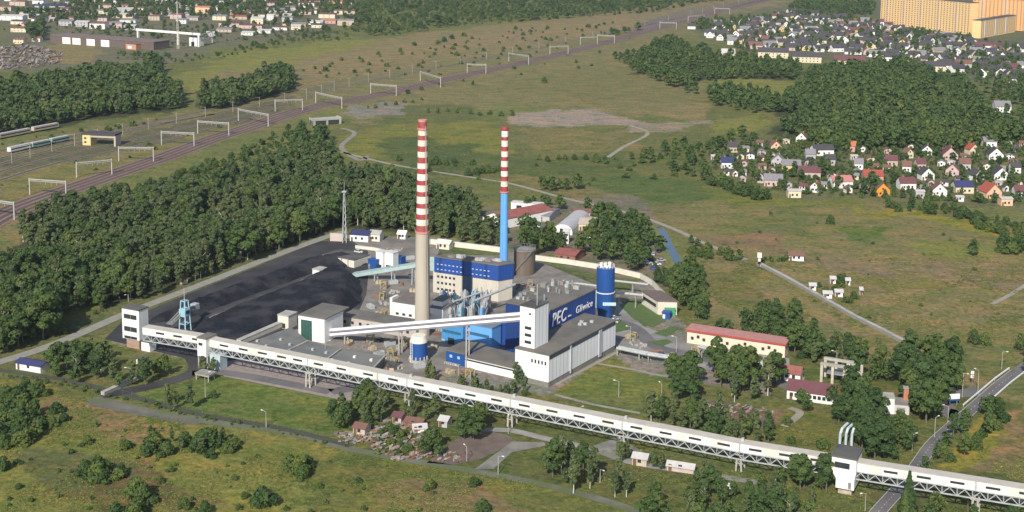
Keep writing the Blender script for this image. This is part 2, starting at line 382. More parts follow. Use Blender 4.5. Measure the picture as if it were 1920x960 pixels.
    bp=N.new('ShaderNodeBump'); bp.inputs['Strength'].default_value=.8; bp.inputs['Distance'].default_value=1.; L.new(noise(.35,6,None,.7),bp.inputs['Height']); L.new(bp.outputs[0],b.inputs['Normal'])
    me.materials.append(m); o=bpy.data.objects.new('ground',me); COL.objects.link(o); structure(o)
ground()
def sheet(name,pxs,m,z=.03,holes=None,world=False,stuff=False):
    q=[np.array(p,float) if world else P(*p) for p in pxs]; b=MB(); b.add([(p[0],p[1],z) for p in q],[tuple(range(len(q)))])
    # face up
    o=b.build(name,m); 
    if o.data.polygons[0].normal.z<0: o.data.flip_normals()
    return structure(o)
def ribbon(pts,w,z,b=None):
    b=b or MB(); pts=[np.asarray(p,float) for p in pts]; L=[];Rr=[]
    for i,p in enumerate(pts):
        a=pts[max(i-1,0)]; c=pts[min(i+1,len(pts)-1)]; d=c-a; d[2]=0; d/=np.linalg.norm(d); n=np.array([d[1],-d[0],0]); ww=w[i] if isinstance(w,(list,tuple)) else w
        L.append((p-n*ww/2)*[1,1,0]+[0,0,z]); Rr.append((p+n*ww/2)*[1,1,0]+[0,0,z])
    k=len(pts); b.add(L+Rr,[(i,k+i,k+i+1,i+1) for i in range(k-1)]); return b
def smooth(pts,n=6):
    out=[]; p=[pts[0]]+list(pts)+[pts[-1]]
    for i in range(1,len(p)-2):
        for k in range(n):
            t=k/n; a,b,c,d=[np.asarray(x,float) for x in p[i-1:i+3]]
            out.append(.5*((2*b)+(-a+c)*t+(2*a-5*b+4*c-d)*t*t+(-a+3*b-3*c+d)*t**3))
    out.append(np.asarray(p[-2],float)); return out
def road(name,pxs,w,m,z=.04): 
    o=ribbon(smooth([P(*p) for p in pxs]),w,z).build(name,m)
    if o.data.polygons[0].normal.z<0: o.data.flip_normals()
    return structure(o)
#@@NEXT
# ============================================================ ground sheets, roads, railway
AB=116.0   # heading of the long conveyor gallery
UA,VA=D(122.5),D(33.0)      # front and depth headings of the boiler hall group
UB,VB=D(115.),D(25.)        # headings of the older blocks and the coal yard
sheet('coal_yard_ground',[(196,636),(232,600),(560,468),(600,452),(660,452),(700,470),(700,500),(690,520),(686,560),(668,590),(610,606),(530,625),(470,700),(330,668)],COALG,.05)
sheet('works_yard',[(640,440),(800,446),(830,450),(820,480),(960,478),(1010,490),(1130,540),(1130,600),(1040,640),(960,700),(860,690),(760,708),(640,660),(560,640),(540,622),(620,600),(672,586),(690,545),(690,470)],mat('brown_grey_paving',(.20,.18,.155),.9,.25,.25,second=(.14,.125,.11),sscale=.09),.07)
sheet('sidings_yard',[(410,680),(460,672),(700,728),(680,745),(650,752),(420,706)],flat('pinkish_gravel',(.26,.21,.185),var=.2),.06)
sheet('works_yard_east',[(1150,590),(1160,560),(1205,612),(1290,640),(1480,672),(1480,720),(1290,690),(1155,655)],PAVE,.05)
sheet('grass_plot',[(1160,572),(1195,565),(1250,600),(1225,614),(1190,600)],flat('bright_lawn',(.075,.12,.03),var=.2),.11)
sheet('grass_plot',[(1225,625),(1262,612),(1272,616),(1250,632)],MAT['bright_lawn'],.11)
sheet('grass_plot',[(1152,600),(1172,604),(1180,618),(1154,624)],MAT['bright_lawn'],.11)
sheet('grass_plot',[(1212,642),(1250,636),(1262,642),(1240,650)],MAT['bright_lawn'],.11)
sheet('storage_yard',[(800,868),(860,820),(900,806),(950,815),(968,828),(900,862),(850,872)],flat('brown_yard',(.135,.10,.08),var=.25,scale=.25),.06)
sheet('storage_yard_concrete',[(890,880),(960,828),(1020,830),(1025,836),(960,848),(925,880)],flat('pale_slab',(.19,.18,.155),var=.3,scale=.2),.08)
sheet('storage_yard_concrete',[(1105,838),(1160,820),(1210,850),(1100,852)],MAT['pale_slab'],.05)
road('perimeter_road',[(-60,696),(90,650),(232,590),(330,552),(420,517),(530,474),(625,440),(650,435)],5.2,mat('perimeter_concrete',(.25,.24,.20),.9,.15,.3),.09)
road('gallery_service_road',[(620,735),(760,716),(900,742),(1060,772),(1200,800),(1270,812)],6,ASPH,.08)
road('gallery_service_road',[(360,700),(430,700),(620,735)],5,ASPH,.08)
road('south_track',[(170,748),(300,775),(420,795),(560,815),(640,838),(760,862),(880,882),(1000,905),(1120,935),(1240,975)],3.6,PATHM,.06)
road('south_track_shoulder',[(170,750),(300,778),(380,790)],6.5,mat('dark_track',(.12,.11,.10),.95,.2,.2),.05)
road('ditch_line',[(-30,690),(120,712),(240,742),(380,778),(520,802),(660,836)],3.0,mat('ditch_shade_paint',(.055,.06,.035),.95,.25,.2),.07)  # dark flat ribbon, the shade of the ditch put into its colour
road('coal_road',[(330,640),(370,690),(300,720),(190,742)],6,COALG,.08)
road('yard_road',[(900,806),(960,808),(1020,822),(1110,842),(1180,866),(1260,880),(1340,892),(1420,905)],3.4,PAVE,.10)
road('main_road',[(1590,1030),(1647,960),(1680,923),(1720,873),(1747,835),(1782,802),(1827,763),(1873,723),(1907,697),(1925,682)],3.8,ASPH,.12)
road('side_road',[(1690,738),(1740,736),(1810,738),(1840,730)],7,ASPH,.10)
road('side_road',[(1770,758),(1790,782),(1800,770)],6,ASPH,.105)
road('east_drive',[(1150,600),(1190,615),(1230,650),(1290,665),(1420,700),(1500,735),(1600,765)],6,ASPH,.10)
road('field_path',[(640,285),(720,305),(790,318),(880,332),(960,345),(1060,372),(1180,400),(1260,428),(1330,460),(1400,487)],3.2,mat('sandy_path',(.27,.24,.19),.95,.15,.2),.06)
road('field_path',[(1180,235),(1215,250),(1170,275),(1140,295)],3,MAT['sandy_path'],.06)
road('field_path',[(690,292),(672,300),(640,275),(665,250),(640,240)],3.4,mat('grey_path',(.22,.20,.17),.95,.2,.2),.06)
road('field_path',[(1470,800),(1500,775),(1480,765)],2.6,MAT['sandy_path'],.07)
road('field_path',[(1860,570),(1890,555),(1930,530)],2.2,MAT['sandy_path'],.06)
road('meadow_line',[(1040,722),(1158,660)],1.6,MAT['sandy_path'],.08)
road('meadow_line',[(1120,682),(1180,692),(1250,706),(1270,700)],1.6,MAT['sandy_path'],.08)
road('meadow_line',[(1040,740),(1110,758),(1200,775)],1.6,MAT['sandy_path'],.08)
b=ribbon(smooth([P(*p) for p in [(1690,650),(1720,655)]]),2,.06); 
sheet('canal',[(1232,428),(1246,430),(1268,470),(1284,500),(1280,514),(1262,492),(1248,462)],WATER,.05)
road('canal_bank',[(1222,424),(1240,460),(1258,495),(1268,520)],4,mat('reedy_bank',(.13,.15,.035),.95,.3,.3),.04)
# painted centre line
b=MB()
pp=smooth([P(*p) for p in [(1590,1030),(1647,960),(1680,923),(1720,873),(1747,835),(1782,802),(1827,763),(1873,723),(1907,697)]],14)
for i in range(0,len(pp)-1,2): ribbon([pp[i],(pp[i]+pp[i+1])/2],.12,.15,b)
structure(b.build('road_markings',PAINT))
b=MB()
for s in (-2.1,2.1):
    q=[]
    for i,p in enumerate(pp):
        a_=pp[max(i-1,0)];c_=pp[min(i+1,len(pp)-1)];d=c_-a_;d/=np.linalg.norm(d);q.append(p+np.array([d[1],-d[0],0])*s)
    ribbon(q,.25,.16,b)
structure(b.build('kerb',mat('kerb_stone',(.36,.35,.33),.9)))
# railway: ballast and tracks
RC=[(-60,440),(0,405),(60,380),(110,362),(180,338),(250,314),(320,290),(400,260),(470,238),(540,214),(610,196),(690,182),(790,160),(890,137),(1000,113),(1100,89),(1200,62),(1300,35),(1440,0),(1560,-26)]
rc=[P(*p) for p in RC]
def offs(pts,s):
    out=[]
    for i,p in enumerate(pts):
        a_=pts[max(i-1,0)];c_=pts[min(i+1,len(pts)-1)];d=c_-a_;d/=np.linalg.norm(d);out.append(p+np.array([d[1],-d[0],0])*s)
    return out
rs=smooth(rc,4)
structure(ribbon(offs(rs,0),21,.10).build('railway_ballast',BALL))
def track(c,name='railway_track'):
    b=ribbon(c,2.6,.15); b.mi=1
    for s in (-.75,.75): ribbon(offs(c,s),.22,.26,b)
    return structure(b.build(name,[SLEEP,RAILM]))
for s in (-7,-2.4,2.4,7): track(offs(rs,s))
yard_rows=[[(-60,330),(0,308),(120,275),(260,243),(420,210),(560,185),(640,163),(760,138),(900,112),(1050,82),(1200,50),(1330,20),(1450,-12)],
 [(-60,345),(0,322),(120,290),(250,262),(400,228),(540,198)],[(-60,360),(0,338),(110,305),(240,278),(400,240),(500,214)],
 [(-60,300),(0,283),(100,262),(220,240),(400,205),(520,180),(640,155)],[(-60,312),(0,297),(110,270),(240,243),(400,214)]]
for k,r in enumerate(yard_rows):
    c=smooth([P(*p) for p in r],4); structure(ribbon(c,4.6,.06).build('siding_ballast',mat('old_ballast',(.215,.185,.135),.95,.25,.2))); track(c,'siding_track')
# upper right fan of tracks
for k in range(7):
    c=smooth([P(*p) for p in [(1180+k*4,62-k*3),(1300,30-k*2.5),(1380+k*6,12-k*2),(1440+k*16,-6)]],4); structure(ribbon(c,5,.05+.003*k).build('siding_ballast',MAT['old_ballast'])); track([p+[0,0,0] for p in c],'siding_track')

# ============================================================ catenary portals along the line
def post_bm(x,yb,yt):
    g=P(x,yb); return g,Zb(g,yt)
POR=[((-42,402),(27,412),380),((56,365),(124,370),344),((144,333),(210,327),306),((223,302),(288,303),282),((303,271),(364,274),250),((371,250),(429,254),230),((447,226),(503,237),210),((516,209),(567,207),193),((592,193),(641,204),177),((695,176),(743,180),157),((788,152),(826,164),136),((876,137),(911,138),119),((954,115),(991,121),101),((1031,102),(1065,101),86),((1088,84),(1120,83),71),((1120,79),(1152,81),68),((1237,54),(1268,55),41),((1290,42),(1320,40),29),((1340,26),(1368,27),15)]
PORTM=mat('portal_concrete',(.40,.38,.35),.8,.1,.6)
for i,((x0,y0),(x1,y1),yt) in enumerate(POR):
    a_,b_=P(x0,y0),P(x1,y1); h=9.0
    t=thing('catenary_portal',f'pale concrete railway portal spanning the tracks, {["cut by the left edge of the photo","second","third","fourth","fifth","sixth","seventh","eighth","ninth","tenth","eleventh","twelfth","thirteenth","fourteenth","fifteenth","sixteenth","seventeenth","eighteenth","farthest"][i]} counted from the left edge' if 0<i<18 else ('pale concrete railway portal cut by the left edge of the photo' if i==0 else 'farthest pale concrete railway portal, at the top edge'),'railway portal',a_,'portals over the electrified railway')
    for g in (a_,b_): MB().prism([g+np.array([dx,dy,0]) for dx,dy in ((-.27,-.27),(.27,-.27),(.27,.27),(-.27,.27))],0,h+.6).build('post',PORTM,t)
    d,L=hdg(a_,b_); s=np.array([d[1],-d[0],0]); b=MB()
    for q in (-.4,.4): b.bar(a_+s*q+[0,0,h],b_+s*q+[0,0,h],.3); b.bar(a_+s*q+[0,0,h-.9],b_+s*q+[0,0,h-.9],.2)
    n=8
    for k in range(n): b.bar(a_+d*L*k/n+[0,0,h-.9],a_+d*L*(k+1)/n+[0,0,h],.14)
    b.build('crossbeam',PORTM,t)
    b=MB()
    b.bar(a_+d*L*.28+[0,0,h-1.05],a_+d*L*.77+[0,0,h-1.05],.1)
    for f in (.3,.45,.6,.75): b.bar(a_+d*L*f+[0,0,h-.98],a_+d*L*f+[0,0,h-2.6],.14)
    b.build('wire_hanger',PORTM,t)

# ============================================================ helpers for buildings
def wallgrid(t,corner,u,n_out,length,rows,cols,w,h,z0,dz,mrg=1.5,name='window',m=None,fr=None,rec=.06):
    "a grid of separate windows on the wall starting at corner along u"
    step=(length-2*mrg)/cols
    for r in range(rows):
        for c in range(cols):
            s=mrg+step*(c+.5)-w/2; p=np.array(corner)*[1,1,0]+u*s+n_out*rec
            b=MB(); b.prism([p,p+u*w,p+u*w-n_out*.12,p-n_out*.12],z0+r*dz,z0+r*dz+h); o=b.build(name,m or GLASS,t)
def block(name,label,cat,corner,u,v,lu,lv,h,wall,roof,group=None,z0=0,parapet=.5,over=.15,t=None,wname='wall',rname='roof'):
    "flat roofed block; corner is nearest corner, u along the front, v in depth"
    if t is None: t=thing(name,label,cat,[corner[0],corner[1],z0],group)
    MB().box(corner,u,v,lu,lv,z0,z0+h).build(wname,wall,t)
    b=MB(); c=corner-u*over-v*over; b.box(c,u,v,lu+2*over,lv+2*over,z0+h+.004,z0+h+.35)
    b.build(rname,roof,t); return t

# ---- boiler hall group
A0=P(1028,727)                      # near corner of the white annex
LA=T(A0,VA,1152.5)                  # its length in depth
hA=11.4; WA=13.5
RIB=ribbed('ribbed_white_side',(.78,.77,.77),(.50,.50,.52),33,2.4)
RIBF=ribbed('ribbed_white_front',(.78,.77,.73),(.62,.61,.58),122.5,3.,w=.06)
t=thing('annex_building','long white ribbed annex with dark felt roof in front of the blue lettered wall','building',A0)
C0=A0-UA*WA
MB().box(C0,UA,VA,WA,LA,0,1.9).build('plinth',DKCONC,t)
MB().box(C0+UA*.0-VA*.12,UA,VA,WA+.12,LA+.24,1.9,hA).build('wall',[RIB],t)
MB().prism([C0-VA*.16,C0+UA*(WA+.0)-VA*.16,C0+UA*WA-VA*.125,C0-VA*.125],1.95,hA-.02).build('front_panel',WHITE,t)
MB().box(C0-UA*.2-VA*.3,UA,VA,WA+.7,LA+.7,hA+.01,hA+.45).build('roof',ROOFG,t)
MB().prism([C0+UA*(WA+.13)+VA*0.3,C0+UA*(WA+.22)+VA*.3,C0+UA*(WA+.22)+VA*(LA-.2),C0+UA*(WA+.13)+VA*(LA-.2)],hA-1.5,hA-.1).build('clerestory',mat('clerestory_glass',(.045,.055,.085),.3,.3,.6),t)
for k in range(5): MB().prism([C0+UA*(6.6+k*1.35)-VA*.2,C0+UA*(7.25+k*1.35)-VA*.2,C0+UA*(7.25+k*1.35)-VA*.1,C0+UA*(6.6+k*1.35)-VA*.1],hA-3.6,hA-2.3).build('window',GLASS,t)
for f in (.30,.73): MB().prism([C0+UA*(WA+.13)+VA*(LA*f),C0+UA*(WA+.5)+VA*(LA*f),C0+UA*(WA+.5)+VA*(LA*f+(.5 if f<.5 else 2)),C0+UA*(WA+.13)+VA*(LA*f+(.5 if f<.5 else 2))],1.,hA-.3).build('pilaster',mat('pilaster_grey',(.40,.41,.42),.6),t)
for k,(f,g) in enumerate(((.72,.45),(.75,.55),(.78,.38),(.83,.6))): MB().cbox(C0+UA*WA*g+VA*LA*f,UA,VA,1.3,.9,hA+.45,hA+1.3).build('roof_vent',GALV,t)
# hall
G0=C0                                # hall wall line = back of annex
hx0=T(G0,VA,1031); hx1=T(G0,VA,1117)
zH=Zb(G0+VA*((LA)*.5),Q(G0+VA*LA*.5)[1]-40) 
zc=[]
for px,py in ((1031,586),(1117,542)):
    # height at which the wall plane reaches the photographed eaves
    lo,hi=0,60
    for _ in range(40):
        m_=(lo+hi)/2; w=G0+[0,0,m_]; s=T(w,VA,px); 
        if Q(w+VA*s)[1]>py: lo=m_
        else: hi=m_
    zc.append((lo,T(G0+[0,0,lo],VA,px)))
zH=(zc[0][0]+zc[1][0])/2; s0,s1=zc[0][1],zc[1][1]
print('hall height',zc,'LA',LA)
BLU=ribbed('blue_ribbed_side',(.013,.060,.26),(.008,.036,.15),33,1.5)
# ridge corner x of hall front-left
Hc=G0+VA*s0; WH=-T(Hc+[0,0,zH],UA,948)
t=thing('boiler_hall','big blue boiler hall with PEC lettering on its side','building',Hc-UA*WH)
MB().box(Hc-UA*WH,UA,VA,WH-.05,s1-s0,0,zH).build('wall',BLU,t)
MB().box(Hc-UA*(WH+.2)-VA*.2,UA,VA,WH+.35,s1-s0+.4,zH+.01,zH+.5).build('roof',ROOFG,t)
rv=random.Random(3)
for k in range(26):
    q=Hc-UA*rv.uniform(WH*.25,WH*.97)+VA*rv.uniform((s1-s0)*.15,(s1-s0)*.97)
    if k%3: MB().cbox(q,UA,VA,rv.uniform(.8,2.4),rv.uniform(.7,1.6),zH+.5,zH+rv.uniform(1.1,2.2)).build('roof_unit',rv.choice([GALV,DKCONC,STEEL,CONC]),t)
    else: MB().tube(q+[0,0,zH+.5],q+[0,0,zH+rv.uniform(1.6,3.0)],.4,n=8).build('roof_vent',rv.choice([GALV,STEEL]),t)
def lettering(txt,start,u,size,shear,z,name='lettering'):
    cu=bpy.data.curves.new(name,'FONT'); cu.body=txt; cu.size=size; cu.shear=shear; cu.extrude=.05; cu.space_character=1.12; cu.offset=(.035 if len(txt)<5 else .0)*size/4
    tmp=bpy.data.objects.new('tmp',cu); COL.objects.link(tmp); dg=bpy.context.evaluated_depsgraph_get()
    me=bpy.data.meshes.new_from_object(tmp.evaluated_get(dg)); bpy.data.objects.remove(tmp)
    n=np.array([u[1],-u[0],0]) # outward, right of u
    M=Matrix(((u[0],0,n[0],start[0]),(u[1],0,n[1],start[1]),(0,1,0,z),(0,0,0,1)))
    me.transform(M); o=bpy.data.objects.new(name,me); COL.objects.link(o); me.materials.clear(); me.materials.append(mat('white_lettering',(.80,.80,.78),.6,.02)); return o
def attach(o,t): 
    o.data.transform(Matrix.Translation(-Vector(t.location))); o.parent=t
OUT=UA
w0=G0+UA*.03
sP=T(w0+[0,0,zH-6],VA,1034); sG=T(w0+[0,0,zH-4],VA,1079); sE=T(w0+[0,0,zH-4],VA,1109); sQ=T(w0+[0,0,zH-4],VA,1062)
for txt,sa,sb,z,sh in (('PEC',sP,sQ,hA+1.4,.25),('_',sQ+.8,sQ+3,hA+2.2,0),('Gliwice',sG,sE,hA+2.0,.25)):
    o=lettering(txt,w0+VA*sa,VA,5.0,sh,z); 
    # fit to the photographed run
    vs=np.array([v.co for v in o.data.vertices]); al=(vs-w0)@VA; Lr=al.max()-al.min(); f=(sb-sa)/Lr
    zz=vs[:,2]; hh=(zz.max()-zz.min()); fz={'PEC':4.9,'_':.5,'Gliwice':2.7}[txt]/hh
    al2=(al-al.min())*f+sa; z2=(zz-zz.min())*fz+z; off=(vs-w0)@UA
    for i,v in enumerate(o.data.vertices): v.co=Vector(w0+VA*al2[i]+UA*off[i])*1; v.co.z=z2[i]
    attach(o,t)
# lower wing of the hall (blue) beside the white tower
c=P(925,646); c2=T(c,UA,974)
zl=Zb(c,592)
t=thing('blue_wing','plain blue clad wing left of the white stair tower','building',c)
MB().box(c,UA,VA,c2+6,18,0,zl).build('wall',ribbed('blue_ribbed_front',(.013,.060,.26),(.009,.040,.16),122.5,2.2),t)
MB().box(c-UA*.2-VA*.2,UA,VA,c2+6.4,18.4,zl+.01,zl+.4).build('roof',ROOFG,t)
MB().prism([c-UA*.5-VA*.3,c+UA*.1-VA*.3,c+UA*.1,c-UA*.5],0,zl-.5).build('corner_strip',SKYB,t)
# white stair tower
TW=A0+UA*0; 
s=T(A0+[0,0,hA],-UA,1002); tc=A0-UA*s+VA*2.2; 
s=T(A0+VA*2.2+[0,0,hA],-UA,1002); tc=A0+VA*2.2-UA*s; wt=-T(tc+[0,0,20],UA,975); dt=T(tc+[0,0,18],VA,1028); zt=Zb(tc,579)
print('stair tower w,d,h',wt,dt,zt)
t=thing('stair_tower','tall white stair tower with four small windows beside the blue hall','tower',tc-UA*wt+[0,0,hA+.45])
MB().box(tc-UA*wt,UA,VA,wt,dt,hA+.46,zt).build('wall',RIB,t)
MB().prism([tc-UA*wt-VA*.06,tc-VA*.06,tc-VA*.003,tc-UA*wt-VA*.003],hA+.47,zt-.02).build('front_panel',WHITE,t)
MB().box(tc-UA*(wt+.15)-VA*.15,UA,VA,wt+.3,dt+.3,zt+.01,zt+.4).build('roof',ROOFD,t)
for k in range(4):
    z=zt-7.9-k*2.55; MB().prism([tc-UA*(wt*.66)-VA*.12,tc-UA*(wt*.22)-VA*.12,tc-UA*(wt*.22)-VA*.05,tc-UA*(wt*.66)-VA*.05],z,z+1.05).build('window',GLASS,t)
MB().prism([tc-UA*(wt*.38)-VA*.12,tc-UA*(wt*.25)-VA*.12,tc-UA*(wt*.25)-VA*.05,tc-UA*(wt*.38)-VA*.05],zt-2.6,zt-1.9).build('vent_opening',GLASS,t)
MB().tube(tc+VA*3-UA*1+[0,0,zt+.4],tc+VA*3-UA*1+[0,0,zt+8],.14,n=6).build('aerial',GALV,t)
# silo at the far end of the hall
c=P(1134,600); r=34/2/sc(c); zt=Zb(c,501); zm=Zb(c,547)
t=thing('silo','tall blue round silo with white railings at the end of the blue hall','silo',c)
MB().lathe(c,[(r,zm+.35),(r,zt)],36).build('upper_drum',BLUE,t)
MB().lathe(c,[(r*.8,0),(r*.82,zm*.3),(r*1.0,zm*.55),(r,zm)],36).build('lower_drum',BLUE,t)
MB().lathe(c,[(r*1.06,zm),(r*1.06,zm+.35)],36).build('ring',WHITE,t)
b=MB()
for k in range(16):
    a_=2*math.pi*k/16; q=c+np.array([math.cos(a_),math.sin(a_),0])*r*.95; b.bar(q+[0,0,zt],q+[0,0,zt+1.2],.1)
    a2=2*math.pi*(k+1)/16; q2=c+np.array([math.cos(a2),math.sin(a2),0])*r*.95
    for z in (.6,1.2): b.bar(q+[0,0,zt+z],q2+[0,0,zt+z],.1)
b.build('railing',WHITE,t)
for dx,dy,w,h in ((-1.8,-.5,1.1,2.0),(-.2,.6,1.4,1.6),(1.5,0,1.2,2.2),(.4,-1.6,.8,1.1)):
    q=c+np.array([dx,dy,0]); MB().tube(q+[0,0,zt],q+[0,0,zt+h],w*.5,n=10).build('filter_head',WHITE,t)
MB().bar(c+np.array([-r*1.03,-1.2,0]),c+np.array([-r*1.03,-1.2,zm]),.35).build('drain_pipe',TEAL,t)
MB().cbox(c+np.array([1.4,-r-.1,0]),np.array([1.,0,0]),np.array([0,1.,0]),5.2,.3,zm-4.6,zm-3.3).build('sign_board',mat('pale_sign',(.45,.62,.66),.5),t)

# ---- old boiler block with two rows of pale windows
c=P(934,566); zt=Zb(c,498); VK=VB; VB,_=hdg(P(934,498,zt),P(961,493.5,zt)); uw=-T(c+[0,0,zt],UB,816); vw=T(c+[0,0,zt],VB,961); uw2=-T(c,UB,806)
t=thing('old_boiler_block','beige block with a wide blue upper storey holding two rows of small windows','building',c)
zb_=Zb(c,526); print('boiler block',uw,vw,zt,zb_)
MB().box(c-UB*(uw+1),UB,VB,uw+1,vw,0,zb_).build('wall',mat('beige_render',(.52,.48,.40),.85,.12,.3,streak=True),t)
MB().box(c-UB*uw-VB*.5,UB,VB,uw+.5,vw+.5,zb_+.01,zt).build('upper_storey',BLU,t)
MB().box(c-UB*(uw+3)+VB*.5,UB,VB,2.95,9,zb_,zt-.4).build('side_bay',TEAL,t)
MB().box(c-UB*(uw+.2)-VB*.7,UB,VB,uw+.9,vw+.9,zt+.01,zt+.5).build('roof',ROOFG,t)
wm=mat('pale_window',(.42,.50,.68),.3,.3,2)
for r_ in range(2):
    for k in range(14):
        if 6<k<9: continue
        q=c-UB*(uw-1.4-k*(uw-4)/14)-VB*.58; MB().prism([q,q+UB*.8,q+UB*.8+VB*.07,q+VB*.07],zb_+1.2+r_*2.2,zb_+1.6+r_*2.2).build('window',wm,t)
for r_ in range(3):
    for k in range(5):
        q=c-UB*(uw-1.0-k*1.9)-VB*.07; MB().prism([q,q+UB*1.0,q+UB*1.0+VB*.06,q+VB*.06],zb_-2.4-r_*2.7,zb_-1.4-r_*2.7).build('window',GLASS,t)
q=c-UB*(uw*.52)-VB*1.2; MB().box(q,UB,VB,3.6,1.15,0,zb_+.2).build('chimney_shadow',mat('chimney_shadow_paint',(.05,.09,.15),.6),t)  # added dark box, the tall chimney's cast shadow painted as its colour
for k in range(9):
    q=c-UB*rv.uniform(2,uw-1)+VB*rv.uniform(1,vw-1); MB().cbox(q,UB,VB,rv.uniform(1,2.5),1.2,zt+.5,zt+rv.uniform(1,2)).build('roof_unit',rv.choice([GALV,CONC,DKCONC]),t)
VB=VK
# ---- flue gas plant in front of it
t=thing('flue_gas_filter_plant','tangle of grey and pale blue filter boxes and ducts between chimney and blue hall','filter plant',P(870,598))
rv=random.Random(11)
PB=mat('pale_blue_box',(.20,.42,.55),.5,.2,.6)
for i in range(5):
    for j in range(3):
        q=P(824+i*20+j*4,602-j*9); h=rv.uniform(5.5,7.5)+j*1.4; w=3.2
        w=rv.uniform(2.0,3.2); MB().cbox(q,UB,VB,w,2.2,2.2,h*.8).build('filter_box',[PB,PIPEG,PB,GALV,SKYB][(i+j*2)%5],t)
        b=MB()
        for kk in range(5): qq=q+UB*rv.uniform(-1.8,1.8)+VB*rv.uniform(-1.6,.4); b.bar(qq+[0,0,rv.uniform(1,h*.8)],qq+UB*rv.uniform(-1.5,1.5)+[0,0,rv.uniform(h*.5,h+1)],.3)
        b.build('bracing',rv.choice([STEEL,PIPEG,GALV]),t)
        b=MB()
        for s1_ in (-1,1):
            for s2_ in (-1,1): b.bar(q+UB*s1_*w*.45+VB*s2_*1.1,q+UB*s1_*w*.45+VB*s2_*1.1+[0,0,2.2],.22)
        b.build('leg_frame',STEEL,t)
        MB().lathe(q,[(.8,h*.8+.01),(.8,h*.8+.7),(.35,h*.8+.9),(.35,h*.8+1.3)],10).build('cyclone_cap',rv.choice([GALV,PIPEG,PIPEG]),t)
        b=MB(); 
        for kk in range(2):
            qa=q+UB*(kk-.5)*1.6-VB*1.35; b.tube(qa+[0,0,h-.6],qa-VB*.5+[0,0,2.5],.25,.2,n=6)
        b.build('drop_pipe',rv.choice([GALV,STEEL,PIPEG,TEAL]),t)
for (x0,y0,z0_),(x1,y1,z1_),r_ in (((885,600,7.5),(965,575,9.5),.55),((820,590,5),(800,612,3),.5),((850,600,7.5),(905,585,8.5),.4)):
    MB().tube(P(x0,y0)+[0,0,z0_],P(x1,y1)+[0,0,z1_],r_,n=10).build('duct',PIPEG,t)
# light blue block under the conveyors
c=P(822,640); 
for (x,yb,yt,wx,dv,m_,nm,lb) in ((828,642,604,868,7,LBLUE,'fan_house','light blue fan house just under the twin conveyor tubes, left part'),(872,648,606,922,6,SKYB,'duct_housing','bright sky blue duct housing beside the plain blue wing')):
    c=P(x,yb); w_=T(c,UA,wx); h=Zb(c,yt); t=block(nm,lb,'building',c,UA,VA,w_,dv,h,m_,flat('blue_grey_roof',(.14,.20,.26)))
    MB().prism([c+UA*w_*.3-VA*.08,c+UA*w_*.6-VA*.08,c+UA*w_*.6,c+UA*w_*.3],0,2.6).build('door',GLASS,t)
    MB().prism([c+UA*w_*.05-VA*.08,c+UA*w_*.9-VA*.08,c+UA*w_*.9,c+UA*w_*.05],h*.55,h*.68).build('window_band',mat('blue_glass',(.04,.12,.2),.3),t)
    q=c+UA*w_*.2+VA*3; MB().tube(q+[0,0,h],q+[0,0,h+2.5],.6,n=8).build('roof_vent',GALV,t)
# low blue and white building in front
c=P(836,680); w1=T(c,UA,872); w2=T(c+UA*w1,UA,966); h=Zb(c,657); d_=13
t=thing('workshop_building','low workshop with a blue end and a long white front under a grey roof','building',c)
MB().box(c,UA,VA,w1,d_,0,h).build('blue_end',BLUE,t)
MB().box(c+UA*(w1+.01),UA,VA,w2,d_,0,h-.9).build('wall',WHITE,t)
MB().box(c+UA*w1-VA*.06,UA,VA,w2,.05,h*.58,h*.70).build('window_band',GLASS,t)
MB().box(c-UA*.3-VA*.3,UA,VA,w1+.3,d_+.6,h+.01,h+.35).build('roof',ROOFG,t)
MB().box(c+UA*(w1+.02)-VA*.3,UA,VA,w2,d_+.6,h-.89,h-.5).build('roof',ROOFG,t)
for k in (0,1): MB().box(c+UA*(w1*(.2+.4*k))-VA*.05,UA,VA,1.1,.04,h-2.2,h-1.2).build('window',mat('sky_window',(.30,.5,.8),.3),t)
b=MB()
for k in range(8): b.box(c+UA*(w1*.1*k)-VA*1.2,UA,VA,w1*.07,1,0,.7)
b.build('loading_step',CONC,t)

# ============================================================ chimneys
c=P(792,628); base=c
def zc_(y,cc): return Zb(cc,y)
t=thing('chimney','taller chimney, beige concrete shaft with red and white bands, left of the two','chimney',c)
def rad(y):  # photographed half width
    return np.interp(y,[226,345,432,436,600,628],[8.2,10.6,12.3,12.9,14.3,14.6])
def rr(y): z=zc_(y,c); return rad(y)/ (F/((np.array([c[0],c[1],z])-NC)@nf))
MB().lathe(c,[(rr(628),0),(rr(600),zc_(600,c)),(rr(436),zc_(436,c))],48).build('shaft',CHIM,t)
ed=[434,421,410,400,389,380,367,358,346,337,325,315,305,294,283.5,273,262,253,243,228]
cols=[RED,CWHITE]*10
for i in range(len(ed)-1):
    MB().lathe(c,[(rr(min(ed[i],432)),zc_(ed[i],c)+.004),(rr(ed[i+1]),zc_(ed[i+1],c))],48).build('band',cols[i],t)
MB().lathe(c,[(rr(432)*1.14,zc_(436,c)),(rr(432)*1.14,zc_(432.5,c))],48).build('gallery_ring',PINK,t)
MB().lathe(c,[(rr(240)*1.22,zc_(243,c)),(rr(240)*1.22,zc_(239.5,c))],48).build('gallery_ring',PINK,t)
z=zc_(228,c); MB().lathe(c,[(rr(228)*1.03,z),(rr(228)*1.03,z+.8)],32).build('rim',PINK,t)
b=MB(); 
for k in range(2): b.bar(c+np.array([1.8+k*.5,-rr(600)-.1,0]),c+np.array([(1.8+k*.5)*.6,-rr(240)-.2,zc_(235,c)]),.12)
b.build('ladder',CHIM,t)
c=P(944,530)
